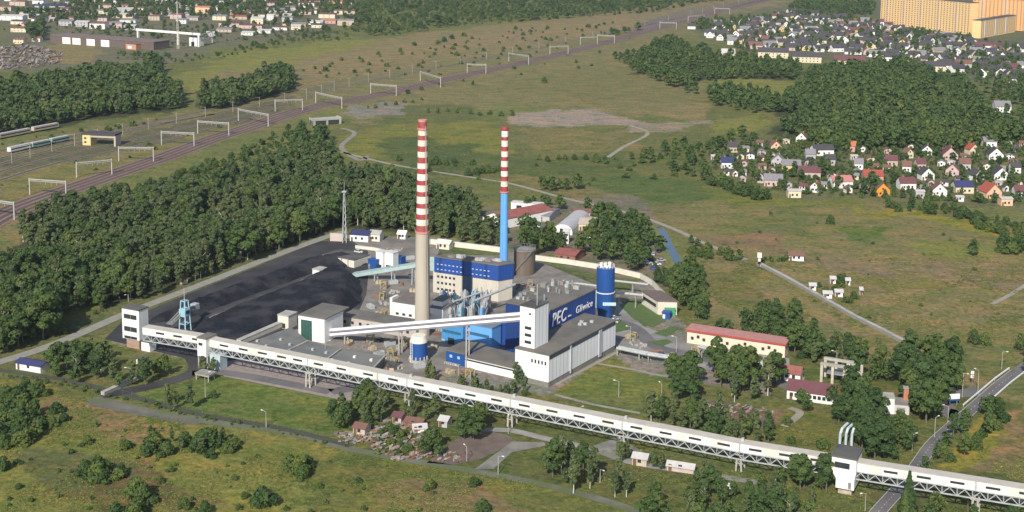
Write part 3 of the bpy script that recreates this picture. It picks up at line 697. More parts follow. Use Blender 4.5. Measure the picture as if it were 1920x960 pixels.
t=thing('chimney','slimmer right hand chimney, bright blue below and red and white banded above','chimney',c)
def rad(y): return np.interp(y,[237,358,362,490,530],[6.3,7.0,6.8,7.6,8.0])
MB().lathe(c,[(rr(530),0),(rr(362),zc_(361,c))],36).build('shaft',SKYB,t)
ed=[361,349,339,330,320,312,301,293.5,283,274,263,256,245,238]; 
for i in range(len(ed)-1): MB().lathe(c,[(rr(ed[i]),zc_(ed[i],c)+.004),(rr(ed[i+1]),zc_(ed[i+1],c))],36).build('band',[RED,CWHITE][i%2],t)
for y in (359.5,241): MB().lathe(c,[(rr(y)*1.22,zc_(y+1.3,c)),(rr(y)*1.22,zc_(y-1.3,c))],32).build('gallery_ring',PINK if y>300 else RED,t)
MB().lathe(c,[(rr(500)*1.35,0),(rr(500)*1.3,6)],32).build('base',SKYB,t)
b=MB(); b.bar(c+np.array([-rr(500)*.4,-rr(500)-.15,0]),c+np.array([-rr(365)*.4,-rr(365)-.1,zc_(363,c)]),.22); b.build('ladder',SKYB,t)
# brown tank
c=P(983,512); r=20/sc(c); zt=Zb(c,466)
t=thing('storage_tank','big rusty brown cylindrical tank behind the blue storey','tank',c)
MB().lathe(c,[(r,0),(r,zt)],40).build('shell',TANK,t)
MB().lathe(c,[(r*1.04,zt-.4),(r*1.04,zt-.1)],40).build('rim_ring',STEEL,t)
MB().lathe(c,[(r*.99,zt),(r*.5,zt+.5),(.3,zt+.8)],40).build('roof',DKCONC,t)
b=MB()
for k in range(24):
    a_=2*math.pi*k/24;a2=a_+2*math.pi/24;f=lambda a:c+np.array([math.cos(a),math.sin(a),0])*r*1.02
    b.bar(f(a_)+[0,0,zt-.1],f(a_)+[0,0,zt+1.1],.09); b.bar(f(a_)+[0,0,zt+1.1],f(a2)+[0,0,zt+1.1],.09)
b.build('railing',STEEL,t)
b=MB()
for k in range(22):
    a_=math.radians(200+k*5); q=c+np.array([math.cos(a_),math.sin(a_),0])*r*1.05; b.cbox(q,np.array([1.,0,0]),np.array([0,1.,0]),.9,.9,zt*k/22,zt*k/22+.15)
b.build('spiral_stair',STEEL,t)
# small blue tank at the foot of chimney
c=P(785,676); r=16.5/sc(c); z1=Zb(c,640); z2=Zb(c,628)
t=thing('ash_silo','short blue round silo with pale conical top beneath the tall chimney','silo',c)
MB().lathe(c,[(r*1.15,0),(r*1.15,1.0)],24).build('base',CONC,t)
MB().lathe(c,[(r,1.0),(r,z1)],36).build('drum',BLUE,t)
MB().lathe(c,[(r*1.03,z1+.01),(r,z1+.5),(r*.8,z2)],32).build('top',CREAM,t)
q=c+np.array([-r*.75,-r*.75,0]); b=MB()
for s_ in (-.35,.35): b.bar(q+[s_,0,0],q+[s_,0,z1+1],.14)
for k in range(int(z1/.6)): b.bar(q+[-.35,0,k*.6+.4],q+[.35,0,k*.6+.4],.1)
b.build('ladder',WHITE,t)
b=MB()
for k in range(6):
    a_=math.radians(200+28*k); b.bar(c+np.array([math.cos(a_),math.sin(a_),0])*r*1.02,c+np.array([math.cos(a_),math.sin(a_),0])*r*1.02+[0,0,2.2],.5)
b.build('buttress',CONC,t)

# ============================================================ long conveyor gallery
GX=[(267,614),(372,631),(401,638.5),(577,672.5),(763,710.5),(957,748.5),(1167,790),(1280,811),(1387,832),(1560,860),(1620,870),(1830,903),(1925,918)]
zA=10.6
g0=P(267,614,zA); g1=P(1925,918,zA); gd,gL=hdg(g0,g1); gn=np.array([gd[1],-gd[0],0]) # outward normal towards the camera
if gn[1]>0: gn=-gn
def gpt(px,py):
    "point of the gallery eaves: plan on the straight axis, height from the photo"
    base=np.array([g0[0],g0[1],0.]); lo,hi=4,16
    for _ in range(40):
        m_=(lo+hi)/2; w=base+[0,0,m_]; s=T(w,gd,px)
        if Q(w+gd*s)[1]>py: lo=m_
        else: hi=m_
    return base+gd*s+[0,0,m_]
GP=[gpt(*p) for p in GX]; print('gallery z',[round(p[2],1) for p in GP],gL)
ext=GP[-1]+(GP[-1]-GP[-2])*.8; GP.append(ext)
def zat(s):
    ss=[(p-g0)@gd for p in GP]; return float(np.interp(s,ss,[p[2] for p in GP]))
t=thing('conveyor_gallery','very long white covered conveyor gallery on pylons crossing the whole lower picture','conveyor gallery',[g0[0],g0[1],0])
GWALL=mat('gallery_white',(.78,.76,.70),.55,.12,.35,second=(.62,.59,.52),sscale=.12); GROOF=mat('gallery_roof',(.46,.42,.36),.8,.12,.3)
gw=3.4; gh=2.5; back=-gn
wb,rb,tb,ub=MB(),MB(),MB(),MB()
for i in range(len(GP)-1):
    p,q=GP[i],GP[i+1]
    def pr(b,o0,o1,z0,z1):
        vs=[p+back*o0+[0,0,z0],p+back*o1+[0,0,z0],p+back*o1+[0,0,z1],p+back*o0+[0,0,z1],q+back*o0+[0,0,z0],q+back*o1+[0,0,z0],q+back*o1+[0,0,z1],q+back*o0+[0,0,z1]]
        b.add(vs,[(0,1,2,3),(7,6,5,4),(0,4,5,1),(1,5,6,2),(2,6,7,3),(3,7,4,0)])
    pr(wb,0,gw,-gh,-.02); pr(rb,-.12,gw+.12,0,.16)
    pr(ub,.1,gw-.1,-gh-.35,-gh-.02)
wb.build('wall',GWALL,t); rb.build('roof',GROOF,t); ub.build('floor_beam',GALV,t)
LT=(GP[-1]-g0)@gd
th=2.0; n=int(LT/4)
for side in (0.15,gw-.15):
    b=MB()
    for k in range(n):
        s0_,s1_=k*LT/n,(k+1)*LT/n; a_=g0*[1,1,0]+gd*s0_+back*side; c_=g0*[1,1,0]+gd*s1_+back*side; za,zb2=zat(s0_)-gh-.4,zat(s1_)-gh-.4
        b.bar(a_+[0,0,za-th],c_+[0,0,zb2-th],.34,.34); b.bar(a_+[0,0,za-th],(a_+c_)/2+[0,0,(za+zb2)/2],.22); b.bar((a_+c_)/2+[0,0,(za+zb2)/2],c_+[0,0,zb2-th],.22); b.bar(a_+[0,0,za],a_+[0,0,za-th],.18)
    b.build('truss',PIPEG,t)
b=MB()
for k in range(n): a_=g0*[1,1,0]+gd*(k*LT/n); z=zat(k*LT/n)-gh-.4-th; b.bar(a_+back*.15+[0,0,z],a_+back*(gw-.15)+[0,0,z],.2)
b.build('truss_brace',GALV,t)
wx=[300,333,368]+[420,456,492,528,558,597,640,690,737,785,833,882,931,983,1035,1086,1140,1193,1248,1303,1357,1416,1473,1532,1670,1732,1795,1862,1925]
for x in wx:
    s_=T(g0*[1,1,0]+[0,0,zat(100)],gd,x); z=zat(s_)
    s_=T(g0*[1,1,0]+[0,0,z-1.3],gd,x); a_=g0*[1,1,0]+gd*(s_-1.9)+gn*.05; z0_,z1_=zat(s_-1.9),zat(s_+1.9)
    MB().add([a_+[0,0,z0_-1.55],a_+gd*3.8+[0,0,z1_-1.55],a_+gd*3.8+[0,0,z1_-.85],a_+[0,0,z0_-.85],a_-gn*.1+[0,0,z0_-1.55],a_-gn*.1+gd*3.8+[0,0,z1_-1.55],a_-gn*.1+gd*3.8+[0,0,z1_-.85],a_-gn*.1+[0,0,z0_-.85]],[(0,1,2,3),(0,4,5,1),(2,6,7,3),(1,5,6,2),(0,3,7,4)]).build('window',GLASS,t)
for x in (577,763,708,957,1167,1387,1830):
    s_=T(g0*[1,1,0]+[0,0,zat(150)],gd,x); z=zat(s_); a_=g0*[1,1,0]+gd*s_; b=MB()
    for o in (0.0,gw):
        for e_ in (-1.1,1.1):
            b.bar(a_+back*o+gd*e_*.75,a_+back*o+gd*e_*.55+[0,0,z-gh-th-.3],.5)
        for zz in (2.5,5): b.bar(a_+back*o-gd*1.2+[0,0,zz],a_+back*o+gd*1.2+[0,0,zz],.25)
    for zz in (3,5.5): b.bar(a_+[0,0,zz],a_+back*gw+[0,0,zz],.25)
    b.build('pylon',CONC,t)
    MB().box(a_-gd*.25+gn*.16,gd,back,.5,.14,z-gh-.2,z+.1).build('expansion_joint',GALV,t)
b=MB(); 
for x in (763,957,1167,1387): 
    s_=T(g0*[1,1,0]+[0,0,zat(150)],gd,x); a_=g0*[1,1,0]+gd*s_+back*gw*.5; z=zat(s_); b.box(a_,gd,back,.8,.8,z+.1,z+1.1)
b.build('roof_vent',GALV,t)
# left end tower
c=P(262,656); u,v=D(AB),D(AB-90); zt=Zb(c,588)
wl=T(c+[0,0,zt],-u,228.5); c=c; dv=T(c+[0,0,zt-3],v,278); zt=Zb(c,583.5)
t=thing('transfer_tower','tall white transfer tower at the left end of the long gallery','tower',c-u*wl)
zl=3.4
MB().box(c-u*wl,u,v,wl,dv,zl,zt).build('wall',WHITE,t)
MB().box(c-u*(wl-1.5)+v*.4,u,v,wl-2,dv-1,0,zl-.01).build('base',mat('brick_base',(.33,.22,.16),.9,.2,1),t)
MB().box(c-u*(wl+.15)-v*.15,u,v,wl+.3,dv+.3,zt+.01,zt+.45).build('roof',ROOFD,t)
for z0_,z1_ in ((zt-3.6,zt-1.9),(zt-8.4,zt-6.6),(zt-11.2,zt-10.2)):
    f=MB().box(c-u*(wl-.9)-v*.09,u,v,wl-2.,.08,z0_,z1_).build('window',GLASS,t)
    MB().box(c-u*(wl*.5)-v*.12,u,v,.12,.02,z0_,z1_).build('mullion',GALV,f)
q=P(281,660); block('switch_house','small bright white cube house at the foot of the left transfer tower','building',q-u*4,u,v,4,3.5,3.4,WHITE,ROOFD); 
t=block('guard_hut','tiny white hut among trees below the left transfer tower','hut',P(256,686),u,v,3,3,2.6,WHITE,ROOFD); MB().box(P(256,686)+u*1.2-v*.05,u,v,.8,.04,.9,1.8).build('window',GLASS,t)
# station with frame under the gallery at 385
c=P(373,690); cw=T(c,u,388); zt=Zb(c,633)
t=thing('junction_tower','white junction tower on tall legs with a grey roof, second along the gallery','tower',c)
cw2=T(c+[0,0,10],u,388)
MB().box(c-v*.6,u,v,cw2,6,zt-6.5,zt).build('wall',WHITE,t)
MB().box(c-u*.2-v*.8,u,v,cw2+.4,6.4,zt+.01,zt+.4).build('roof',ROOFG,t)
MB().box(c+u*.6-v*.66,u,v,1.7,.05,zt-2.5,zt-1.5).build('window',GLASS,t)
for o in ((0,0),(cw2,0),(0,5.5),(cw2,5.5)): MB().bar(c+u*o[0]+v*o[1],c+u*o[0]+v*o[1]+[0,0,zt-6.5],.45).build('leg',CONC,t)
MB().box(c+u*(cw2+.3)+v*1,u,v,4.5,4,0,5.5).build('side_house',mat('pale_blue_render',(.42,.50,.52),.8,.15),t)
q=P(366,712); t=block('low_canopy','flat pale canopy on short posts below the gallery','canopy',q,u,v,6,4,.5,CONC,PAVE,z0=1.8)
for o in ((0.3,.3),(5.5,.3),(.3,3.5),(5.5,3.5)): MB().bar(q+u*o[0]+v*o[1],q+u*o[0]+v*o[1]+[0,0,1.8],.3).build('post',CONC,t)
# right tower astride the gallery
c=P(1606,934); zt=Zb(c,862); z_=Zb(c,905)
s_=T(g0*[1,1,0]+[0,0,11],gd,1609); 
tb_=g0*[1,1,0]+gd*s_+gn*2.4; zt=zat(s_)+1.6
wl=-T(tb_+[0,0,zt],gd,1560); 
t=thing('gallery_tower','white tapered tower with one wide window astride the long gallery at right','tower',tb_-gd*wl*.5)
cc=tb_-gd*wl*.5+back*4.2
zb_=zt-9.0
def hexa(w0,w1,z0,z1):  # tapered front
    b=MB(); f=tb_-gd*wl
    lo=[f+gd*w0[0],f+gd*w0[1],f+gd*w0[1]+back*8,f+gd*w0[0]+back*8]; hi=[f+gd*w1[0],f+gd*w1[1],f+gd*w1[1]+back*8.4,f+gd*w1[0]+back*8.4]
    vs=[x+[0,0,z0] for x in lo]+[x+[0,0,z1] for x in hi]
    return b.add(vs,[(3,2,1,0),(4,5,6,7),(0,1,5,4),(1,2,6,5),(2,3,7,6),(3,0,4,7)])
b=hexa((wl*.2,wl*.95),(0,wl),zt-6.2,zt-4.0); b.v+=[];  
MB_=hexa((0,wl),(0,wl),zt-4.0,zt); MB_.v=[tuple(x) for x in MB_.v]
k=MB(); k.add(b.v,b.f); k.add(MB_.v,[f for f in MB_.f if f!=(3,2,1,0)]); b3=hexa((wl*.2,wl*.95),(wl*.2,wl*.95),zb_,zt-6.2); k.add(b3.v,b3.f); k.build('wall',WHITE,t)
MB().box(tb_-gd*(wl+.2)-back*.2,gd,back,wl+.4,8.9,zt+.01,zt+.5).build('roof',ROOFD,t)
MB().box(tb_-gd*(wl*.88)-back*.07,gd,back,wl*.62,.06,zt-3.0,zt-1.3).build('window',GLASS,t)
MB().box(tb_-gd*(wl*.72)+back*1,gd,back,wl*.55,5,0,zb_-.01).build('base',mat('brick_base2',(.42,.34,.27),.9,.2,1),t)
MB().box(tb_-gd*(wl*.3)-back*.06,gd,back,.9,.05,zb_+.2,zb_+2.2).build('door',STEEL,t)
# twin conveyor tubes to the white tower
def zhit(x,y,plan): return Zb(plan,y)
aL=P(600,634); eR=tc-UA*(wt)+VA*1.0
t=thing('inclined_conveyor','twin white conveyor tubes rising from the low transfer house to the white stair tower','conveyor',aL)
WT=mat('tube_white',(.80,.79,.78),.4,.05)
for k,(y0,y1) in enumerate(((620,587.5),(628.5,596.5))):
    pa=aL+[0,0,Zb(aL,y0)]; pe=eR+[0,0,Zb(eR,y1)]
    b=MB(); b.bar(pa,pe,1.3,.8); b.build('tube',WT,t)
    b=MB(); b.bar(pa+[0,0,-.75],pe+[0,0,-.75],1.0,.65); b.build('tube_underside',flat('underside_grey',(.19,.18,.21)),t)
for f in (.14,.42,.75):
    pm=aL+(eR-aL)*f; zz=Zb(aL,628)+(Zb(eR,596)-Zb(aL,628))*f; b=MB()
    for s_ in (-.9,.9): b.bar(pm+VA*s_,pm+VA*s_+[0,0,zz-1.2],.45)
    for zk in np.arange(2,zz-1,3): b.bar(pm-VA*.9+[0,0,zk],pm+VA*.9+[0,0,zk+1.5],.2)
    b.build('support',CONC,t)
# low transfer house with green opening
c=P(588,640); u,v=UB,VB; w_=T(c,u,603)+1.5; wl=T(c,-u,563)
t=thing('transfer_house','white framed transfer house with a green opening where the twin tubes start','building',c)
z=Zb(c,602); dv=13
MB().box(c-u*wl,u,v,wl,dv,0,z*.97).build('inner_hall',mat('green_door',(.035,.10,.08),.5),t)
for s0_,w2 in ((-wl-.6,1.1),(-.5,w_+.5)): MB().box(c+u*s0_-v*.25,u,v,w2,dv,0,z).build('wall',WHITE,t)
MB().box(c-u*(wl+.6)-v*.3,u,v,wl+.6+w_,dv+.3,z+.01,z+1.2).build('lintel',WHITE,t)
MB().box(c-u*(wl+.9)-v*.0,u,v,wl+1.2+w_,dv+4,z+1.21,z+1.6).build('roof',ROOFG,t)
b=MB()
for k in range(4): b.box(c-u*(wl*(.2+k*.22))-v*.05,u,v,.14,.04,0,z*.96)
b.build('door_frame',mat('dark_green',(.02,.06,.05),.5),t)
c=P(541,618); wl=T(c,-u,521); t=block('hopper_house','cream box shaped hopper house left of the transfer house','building',c-u*wl,u,v,wl,6,Zb(c,594),CREAM,CONC)
MB().box(c-u*wl*.7-v*.05,u,v,wl*.4,.04,.2,2.2).build('door',GLASS,t)
# shallow wall conveyor leading to it
a_=P(452,650); b_=P(543,610); d,L=hdg(a_,b_); n_=np.array([d[1],-d[0],0])
t=thing('belt_cover','low cream covered belt running along the edge of the coal heap','conveyor',a_); MB().box(a_,d,-n_,L,2.0,0.6,2.4).build('cover',CREAM,t)
MB().box(a_-n_*.1,d,-n_,L,1.8,0,.59).build('base',CONC,t); MB().box(a_-d*.1+n_*.1,d,-n_,L+.2,2.3,2.41,2.55).build('roof',CONC,t)
# unloading shed roofs
quads=[[(455,648),(545,614),(578,640),(520,668)],[(522,669),(580,641),(640,655),(600,684)],[(602,685),(642,656),(722,668),(690,702)]]
for k,qd in enumerate(quads):
    q=[P(x,y,3.2) for x,y in qd]; t=thing('unloading_shed',['flat grey shed roof nearest the coal heap','middle flat grey shed roof of the unloading row','right hand flat grey shed roof with three white vents'][k],'shed',q[0]*[1,1,0],'grey unloading sheds')
    MB().prism(q[::-1],0,2.9).build('wall',DKCONC,t); cn=sum(q)/4
    q2=[cn+(x-cn)*1.02 for x in q]; MB().prism(q2[::-1],2.91,3.25).build('roof',mat('shed_felt',(.13,.135,.13),.9,.15,.2,second=(.17,.165,.15),sscale=.1),t)
    b=MB(); b.bar(q[2]+[0,0,.2],q[3]+[0,0,.2],.55,.5); b.build('parapet',CONC,t)
    for j in range(4): 
        f=.2+.18*j; p_=q[0]*(1-f)+q[2]*f+(q[1]-q[3])*(.10*(-1)**j); MB().cbox(p_,u,v,.9,.9,3.25,4.0).build('roof_vent',WHITE if k==2 else GALV,t)
# white building left of the chimney
c=P(736,594); t=thing('pump_house','white fronted pump house with brown roof left of the tall chimney','building',c); w_=T(c,UB,830); h=Zb(c,566)
MB().box(c,UB,VB,w_,11,0,h).build('wall',WHITE,t); MB().box(c-UB*.2-VB*.1,UB,VB,w_+.4,11.3,h+.01,h+.35).build('roof',mat('brown_felt',(.15,.125,.11),.9,.2),t)
MB().box(c-UB*1.2-VB*.1,UB,VB,1.15,5,0,h+1.6).build('end_wall',WHITE,t)
for k in range(5): MB().box(c+UB*(1.5+k*3)-VB*.05,UB,VB,1.4,.04,1.2,2.2).build('window',GLASS,t)
c=P(812,602); t=block('pump_house_annex','narrow bright white annex right behind the foot of the tall chimney','building',c,UB,VB,4.2,7,Zb(c,563),WHITE,ROOFG)
# grey office under tubes
c=P(640,612); w_=T(c,UB,780); t=thing('yard_office','low grey roofed office row with small windows beneath the twin tubes','building',c)
h=4.2; MB().box(c,UB,VB,w_,9,0,h).build('wall',mat('office_wall',(.42,.38,.33),.85,.15),t); MB().box(c-UB*.2-VB*.2,UB,VB,w_+.4,9.4,h+.01,h+.3).build('roof',ROOFG,t)
for k in range(9): MB().box(c+UB*(1+k*w_/9.5)-VB*.05,UB,VB,1.2,.04,1.6,2.8).build('window',GLASS,t)
# clutter: yellow and concrete odds beside the office
rv=random.Random(5)
def clutter(x,y,i):
    k=i%5; c=P(x,y)
    nm,lb=[('pipe_stack','stack of rusty pipes'),('crate_pile','pile of pale timber crates'),('machine_frame','yellow steel machine frame'),('metal_container','grey open metal container'),('concrete_block_pile','heap of broken concrete blocks')][k]
    t=thing(nm,lb+' lying in the works yard',nm.split('_')[0]+' pile' if k!=2 else 'machine',c,'odds and ends in the works yard ('+nm.replace('_',' ')+')')
    az=rv.uniform(0,180); u_,v_=D(az),D(az+90)
    if k==0:
        for j in range(5): MB().tube(c+v_*(.45*(j%3)+.2*(j//3))+[0,0,.25+.4*(j//3)],c+v_*(.45*(j%3)+.2*(j//3))+u_*4+[0,0,.25+.4*(j//3)],.22,n=7).build('pipe',flat('rusty_pipe',(.22,.12,.07)),t)
    elif k==1:
        for j in range(4): MB().box(c+u_*(1.3*(j%2))+v_*(1.3*(j//2%2)),u_,v_,1.15,1.15,0,.9+.3*(j%3)).build('crate',flat('old_timber',(.42,.34,.22)),t)
    elif k==2:
        b=MB()
        for sx in (0,2.4):
            for sy in (0,1.8): b.bar(c+u_*sx+v_*sy,c+u_*sx+v_*sy+[0,0,3],.3)
            b.bar(c+u_*sx+[0,0,3],c+u_*sx+v_*1.8+[0,0,3],.3)
        for sy in (0,1.8): b.bar(c+v_*sy+[0,0,3],c+u_*2.4+v_*sy+[0,0,3],.3); b.bar(c+v_*sy+[0,0,.2],c+u_*2.4+v_*sy+[0,0,3],.2)
        b.build('frame',flat('machine_yellow',(.34,.27,.12)),t); MB().box(c+u_*.5+v_*.4,u_,v_,1.4,1,0,1.2).build('motor',STEEL,t)
    elif k==3:
        b=MB(); b.box(c,u_,v_,4,.12,.2,1.6); b.box(c+v_*1.9,u_,v_,4,.12,.2,1.6); b.box(c+v_*.13,u_,v_,.12,1.76,.2,1.6); b.box(c+u_*3.88+v_*.13,u_,v_,.12,1.76,.2,1.6); b.build('side',GALV,t); MB().box(c,u_,v_,4,2,.05,.19).build('floor',STEEL,t)
    else:
        b=MB()
        for j in range(14):
            q=c+np.array([rv.gauss(0,1.2),rv.gauss(0,1.2),0]); a2=rv.uniform(0,180); b.cbox(q,D(a2),D(a2+90),rv.uniform(.5,1.3),rv.uniform(.4,.9),0,rv.uniform(.3,1.1))
        b.build('block',CONC,t)
cl=[(706,596),(712,588),(722,592),(700,604),(648,600),(660,640),(690,640),(720,648),(745,655),(742,640),(758,648),(815,612),(822,618),(812,628),(820,650),(828,640),(640,602),(655,596),(690,655),(735,668),(748,690),(860,700),(845,696),(990,540),(1000,550),(1010,545),(985,560),(1025,552),(1005,560),(760,560),(705,530),(716,540),(728,532),(740,548),(700,555),(712,562),(695,575),(724,570),(756,532),(770,545),(765,520),(690,590),(676,604),(1170,632),(1182,640),(1200,650),(1222,660),(1252,668),(1300,662),(1420,690),(1450,700),(1040,560),(720,480),(760,486),(748,470),(680,482),(880,705),(700,668),(712,672),(650,650),(740,684),(775,690),(850,560)]
for i,(x,y) in enumerate(cl): clutter(x,y,i+ (i//5))
#@@NEXT
# ============================================================ coal heaps
def heap(name,label,pxs,hmax,slope,m,seed=0,step=1.3,kind=None,cat='coal heap',rough=1.0,ramp=None):
    w=np.array([P(*p)[:2] for p in pxs]); lo=w.min(0); hi=w.max(0)
    xs=np.arange(lo[0],hi[0]+step,step); ys=np.arange(lo[1],hi[1]+step,step); X,Y=np.meshgrid(xs,ys)
    dist=np.full(X.shape,1e9)
    for i in range(len(w)):
        a_,b_=w[i],w[(i+1)%len(w)]; ab=b_-a_; t_=(((X-a_[0])*ab[0]+(Y-a_[1])*ab[1])/(ab@ab)).clip(0,1)
        dist=np.minimum(dist,np.hypot(X-a_[0]-t_*ab[0],Y-a_[1]-t_*ab[1]))
    ins=inpoly(X,Y,w); Z=np.where(ins,np.minimum(dist*slope,hmax),-.3)
    Z=np.where(ins,Z+(fbm(X/6,Y/6,seed)-.5)*rough*np.clip(Z,0,2)+(fbm(X/1.7,Y/1.7,seed+5)-.5)*.35*rough,Z)
    if ramp is not None:
        ra,rb_=P(*ramp[0])[:2],P(*ramp[1])[:2]; dd=rb_-ra; f=(((X-ra[0])*dd[0]+(Y-ra[1])*dd[1])/(dd@dd)).clip(0,1); f=.30+.70*f**1.3; Z=np.where(ins,np.minimum(Z,hmax*f+(Z-hmax).clip(-.5,.5)*.3+(fbm(X/4,Y/4,seed+9)-.5)*.8),Z)
    vs=np.stack([X,Y,Z],-1).reshape(-1,3); idx=np.arange(X.size).reshape(X.shape)
    near=dist<step*1.6
    ok=(ins|near); q=[]
    for i in range(X.shape[0]-1):
        for j in range(X.shape[1]-1):
            if ok[i,j] and ok[i+1,j] and ok[i,j+1] and ok[i+1,j+1]: q.append((idx[i,j],idx[i,j+1],idx[i+1,j+1],idx[i+1,j]))
    used=sorted({v for f in q for v in f}); mp={v:k for k,v in enumerate(used)}
    b=MB(); b.add(vs[used],[tuple(mp[v] for v in f) for f in q]); o=b.build(name,m); tag(o,label,cat,kind=kind); o.data.polygons.foreach_set('use_smooth',[True]*len(o.data.polygons)); return o
heap('coal_heap','largest black coal heap with a steep rounded end beside the tall chimney',[(352,640),(368,612),(440,580),(540,548),(600,522),(640,512),(672,522),(680,545),(676,568),(650,588),(600,597),(540,606),(520,612),(455,645),(400,650)],7.0,1.0,COAL,1,ramp=((370,630),(655,555)))
heap('coal_heap','long low black coal heap along the perimeter road',[(262,612),(300,588),(380,556),(470,524),(560,492),(640,478),(690,485),(690,497),(600,508),(540,530),(440,566),(370,592),(330,600)],4.0,.45,COAL,4)
heap('coal_heap','small black coal ridge between the two big heaps',[(390,590),(450,566),(540,535),(590,516),(596,520),(560,536),(470,570),(400,596)],2.2,.5,mat('pale_coal',(.055,.052,.052),.9,.4,.4,bump=.6),7)
for k,(dx,dy) in enumerate(((0,0),(10,9))):
    c=[P(392+dx,598+dy*.6),P(600+dx*.5,514+dy*.4)]; structure(ribbon(c,1.1,.55).build('stacker_rail',flat('worn_rail',(.24,.22,.19))))
# stacker machine
c=P(347,620); hd_,_=hdg(P(392,598),P(600,514)); sd=np.array([hd_[1],-hd_[0],0])
t=thing('coal_stacker','pale blue coal stacker with a lattice boom standing on the dark coal yard','stacker',c)
ST=mat('stacker_blue',(.30,.48,.56),.6,.15,1)
b=MB()
for sx in (-1.6,1.6):
    for sy in (-1.6,1.6): b.bar(c+hd_*sx+sd*sy,c+hd_*sx*.6+sd*sy*.6+[0,0,12],.4)
for z in (3,6,9,12):
    f=1-.4*z/12
    for s1_,s2_ in (((-1,-1),(1,-1)),((1,-1),(1,1)),((1,1),(-1,1)),((-1,1),(-1,-1))): b.bar(c+hd_*1.6*f*s1_[0]+sd*1.6*f*s1_[1]+[0,0,z],c+hd_*1.6*f*s2_[0]+sd*1.6*f*s2_[1]+[0,0,z],.3)
b.build('mast',ST,t)
MB().cbox(c,hd_,sd,3,3,6.2,8.8).build('cabin',ST,t); MB().cbox(c-sd*-1.6,hd_,sd,2,.1,7,8.3).build('cabin_window',GLASS,t)
b=MB(); e1=P(312,622)+[0,0,1.5]; e0=c+[0,0,8]
for s_ in (-.8,.8):
    for z in (0,1.2): b.bar(e0+sd*s_+[0,0,z],e1+sd*s_+[0,0,z*.5],.3)
for k in range(8):
    f=k/8; g=(k+1)/8; b.bar(e0*(1-f)+e1*f-sd*.8,e0*(1-g)+e1*g+sd*.8,.2)
b.build('boom',STEEL,t)
e2=P(366,600)+[0,0,5.5]; MB().bar(c+[0,0,8],e2,.9,1.4).build('counter_boom',STEEL,t); MB().cbox(e2*[1,1,0],hd_,sd,2.4,2.6,4.5,6.8).build('counterweight',GALV,t)
MB().bar(c+[0,0,11.8],c+[0,0,17],.18).build('top_mast',GALV,t)
# white machine house on the ridge
c=P(586,522); t=thing('drive_house','small bright white drive house with a dark doorway on the coal ridge','hut',c)
MB().box(c,UA,VA,5.2,5,0,4.2).build('wall',WHITE,t); MB().box(c-UA*.2-VA*.2,UA,VA,5.6,5.4,4.21,4.5).build('roof',CONC,t); MB().box(c+UA*1.8-VA*.05,UA,VA,1.5,.04,0,2.2).build('door',GLASS,t)
MB().box(c+UA*5.3+VA*1,UA,VA,4,1.6,1.5,3.2).build('belt_head',GALV,t)
# retaining walls and bunkers behind the heaps
c=P(605,491); t=thing('bunker_building','dark roofed coal bunker with a cream concrete front behind the heaps','building',c); w_=T(c,UA,664)
MB().box(c,UA,VA,w_,12,0,3.2).build('wall',CREAM,t); MB().box(c+UA*.4+VA*.5,UA,VA,w_-.6,11.2,3.21,3.7).build('roof',ROOFD,t)
for k in range(5): MB().box(c+UA*(k*w_/5)-VA*.3,UA,VA,.5,.28,0,3.5).build('pier',CONC,t)
c=P(705,501); 
for k,(x,yb,yt,wx,m_) in enumerate(((705,502,472,718,WHITE),(721,503,473,737,WHITE))):
    c=P(x,yb); w_=T(c,UA,wx); t=block('white_silo',['left','right'][k]+' one of two tall white box silos at the head of the pale conveyor','silo',c,UA,VA,w_,4,Zb(c,yt),m_,flat('silo_top',(.55,.53,.5)),'pair of white box silos')
    MB().box(c+UA*.8-VA*.05,UA,VA,w_-1.6,.04,.2,1.8).build('hatch',GLASS,t)
for x,yb,yt,wx,lb in ((690,503,487,704,'small dark blue container left of the white box silos'),(739,500,482,752,'small dark blue container right of the white box silos')):
    c=P(x,yb); w_=T(c,UA,wx); t=block('blue_container',lb,'container',c,UA,VA,w_,3.4,Zb(c,yt),BLUE,BLUE); MB().box(c+UA*.2-VA*.05,UA,VA,1,.04,.3,2.2).build('door',STEEL,t)
# pale teal conveyor from the heap to the boiler block
a_=P(662,522)+[0,0,1.5]; b_=P(808,536); b_=b_+[0,0,Zb(b_,492)]
t=thing('heap_conveyor','pale teal inclined conveyor from the big coal heap to the old boiler block','conveyor',P(662,522))
MB().bar(a_,b_,3.0,1.6).build('belt_tube',TEAL,t); MB().bar(a_+[0,0,.95],b_+[0,0,.95],3.3,.12).build('roof',TEAL,t)
for f in (.3,.52,.78):
    q=a_*(1-f)+b_*f; b=MB()
    for s_ in (-1.2,1.2): b.bar(q*[1,1,0]+VA*s_,q+VA*s_*.8-[0,0,.9],.35)
    b.bar(q*[1,1,0]+VA*1.2+[0,0,.3],q-VA*1-[0,0,1.1],.2); b.build('support',GALV,t)
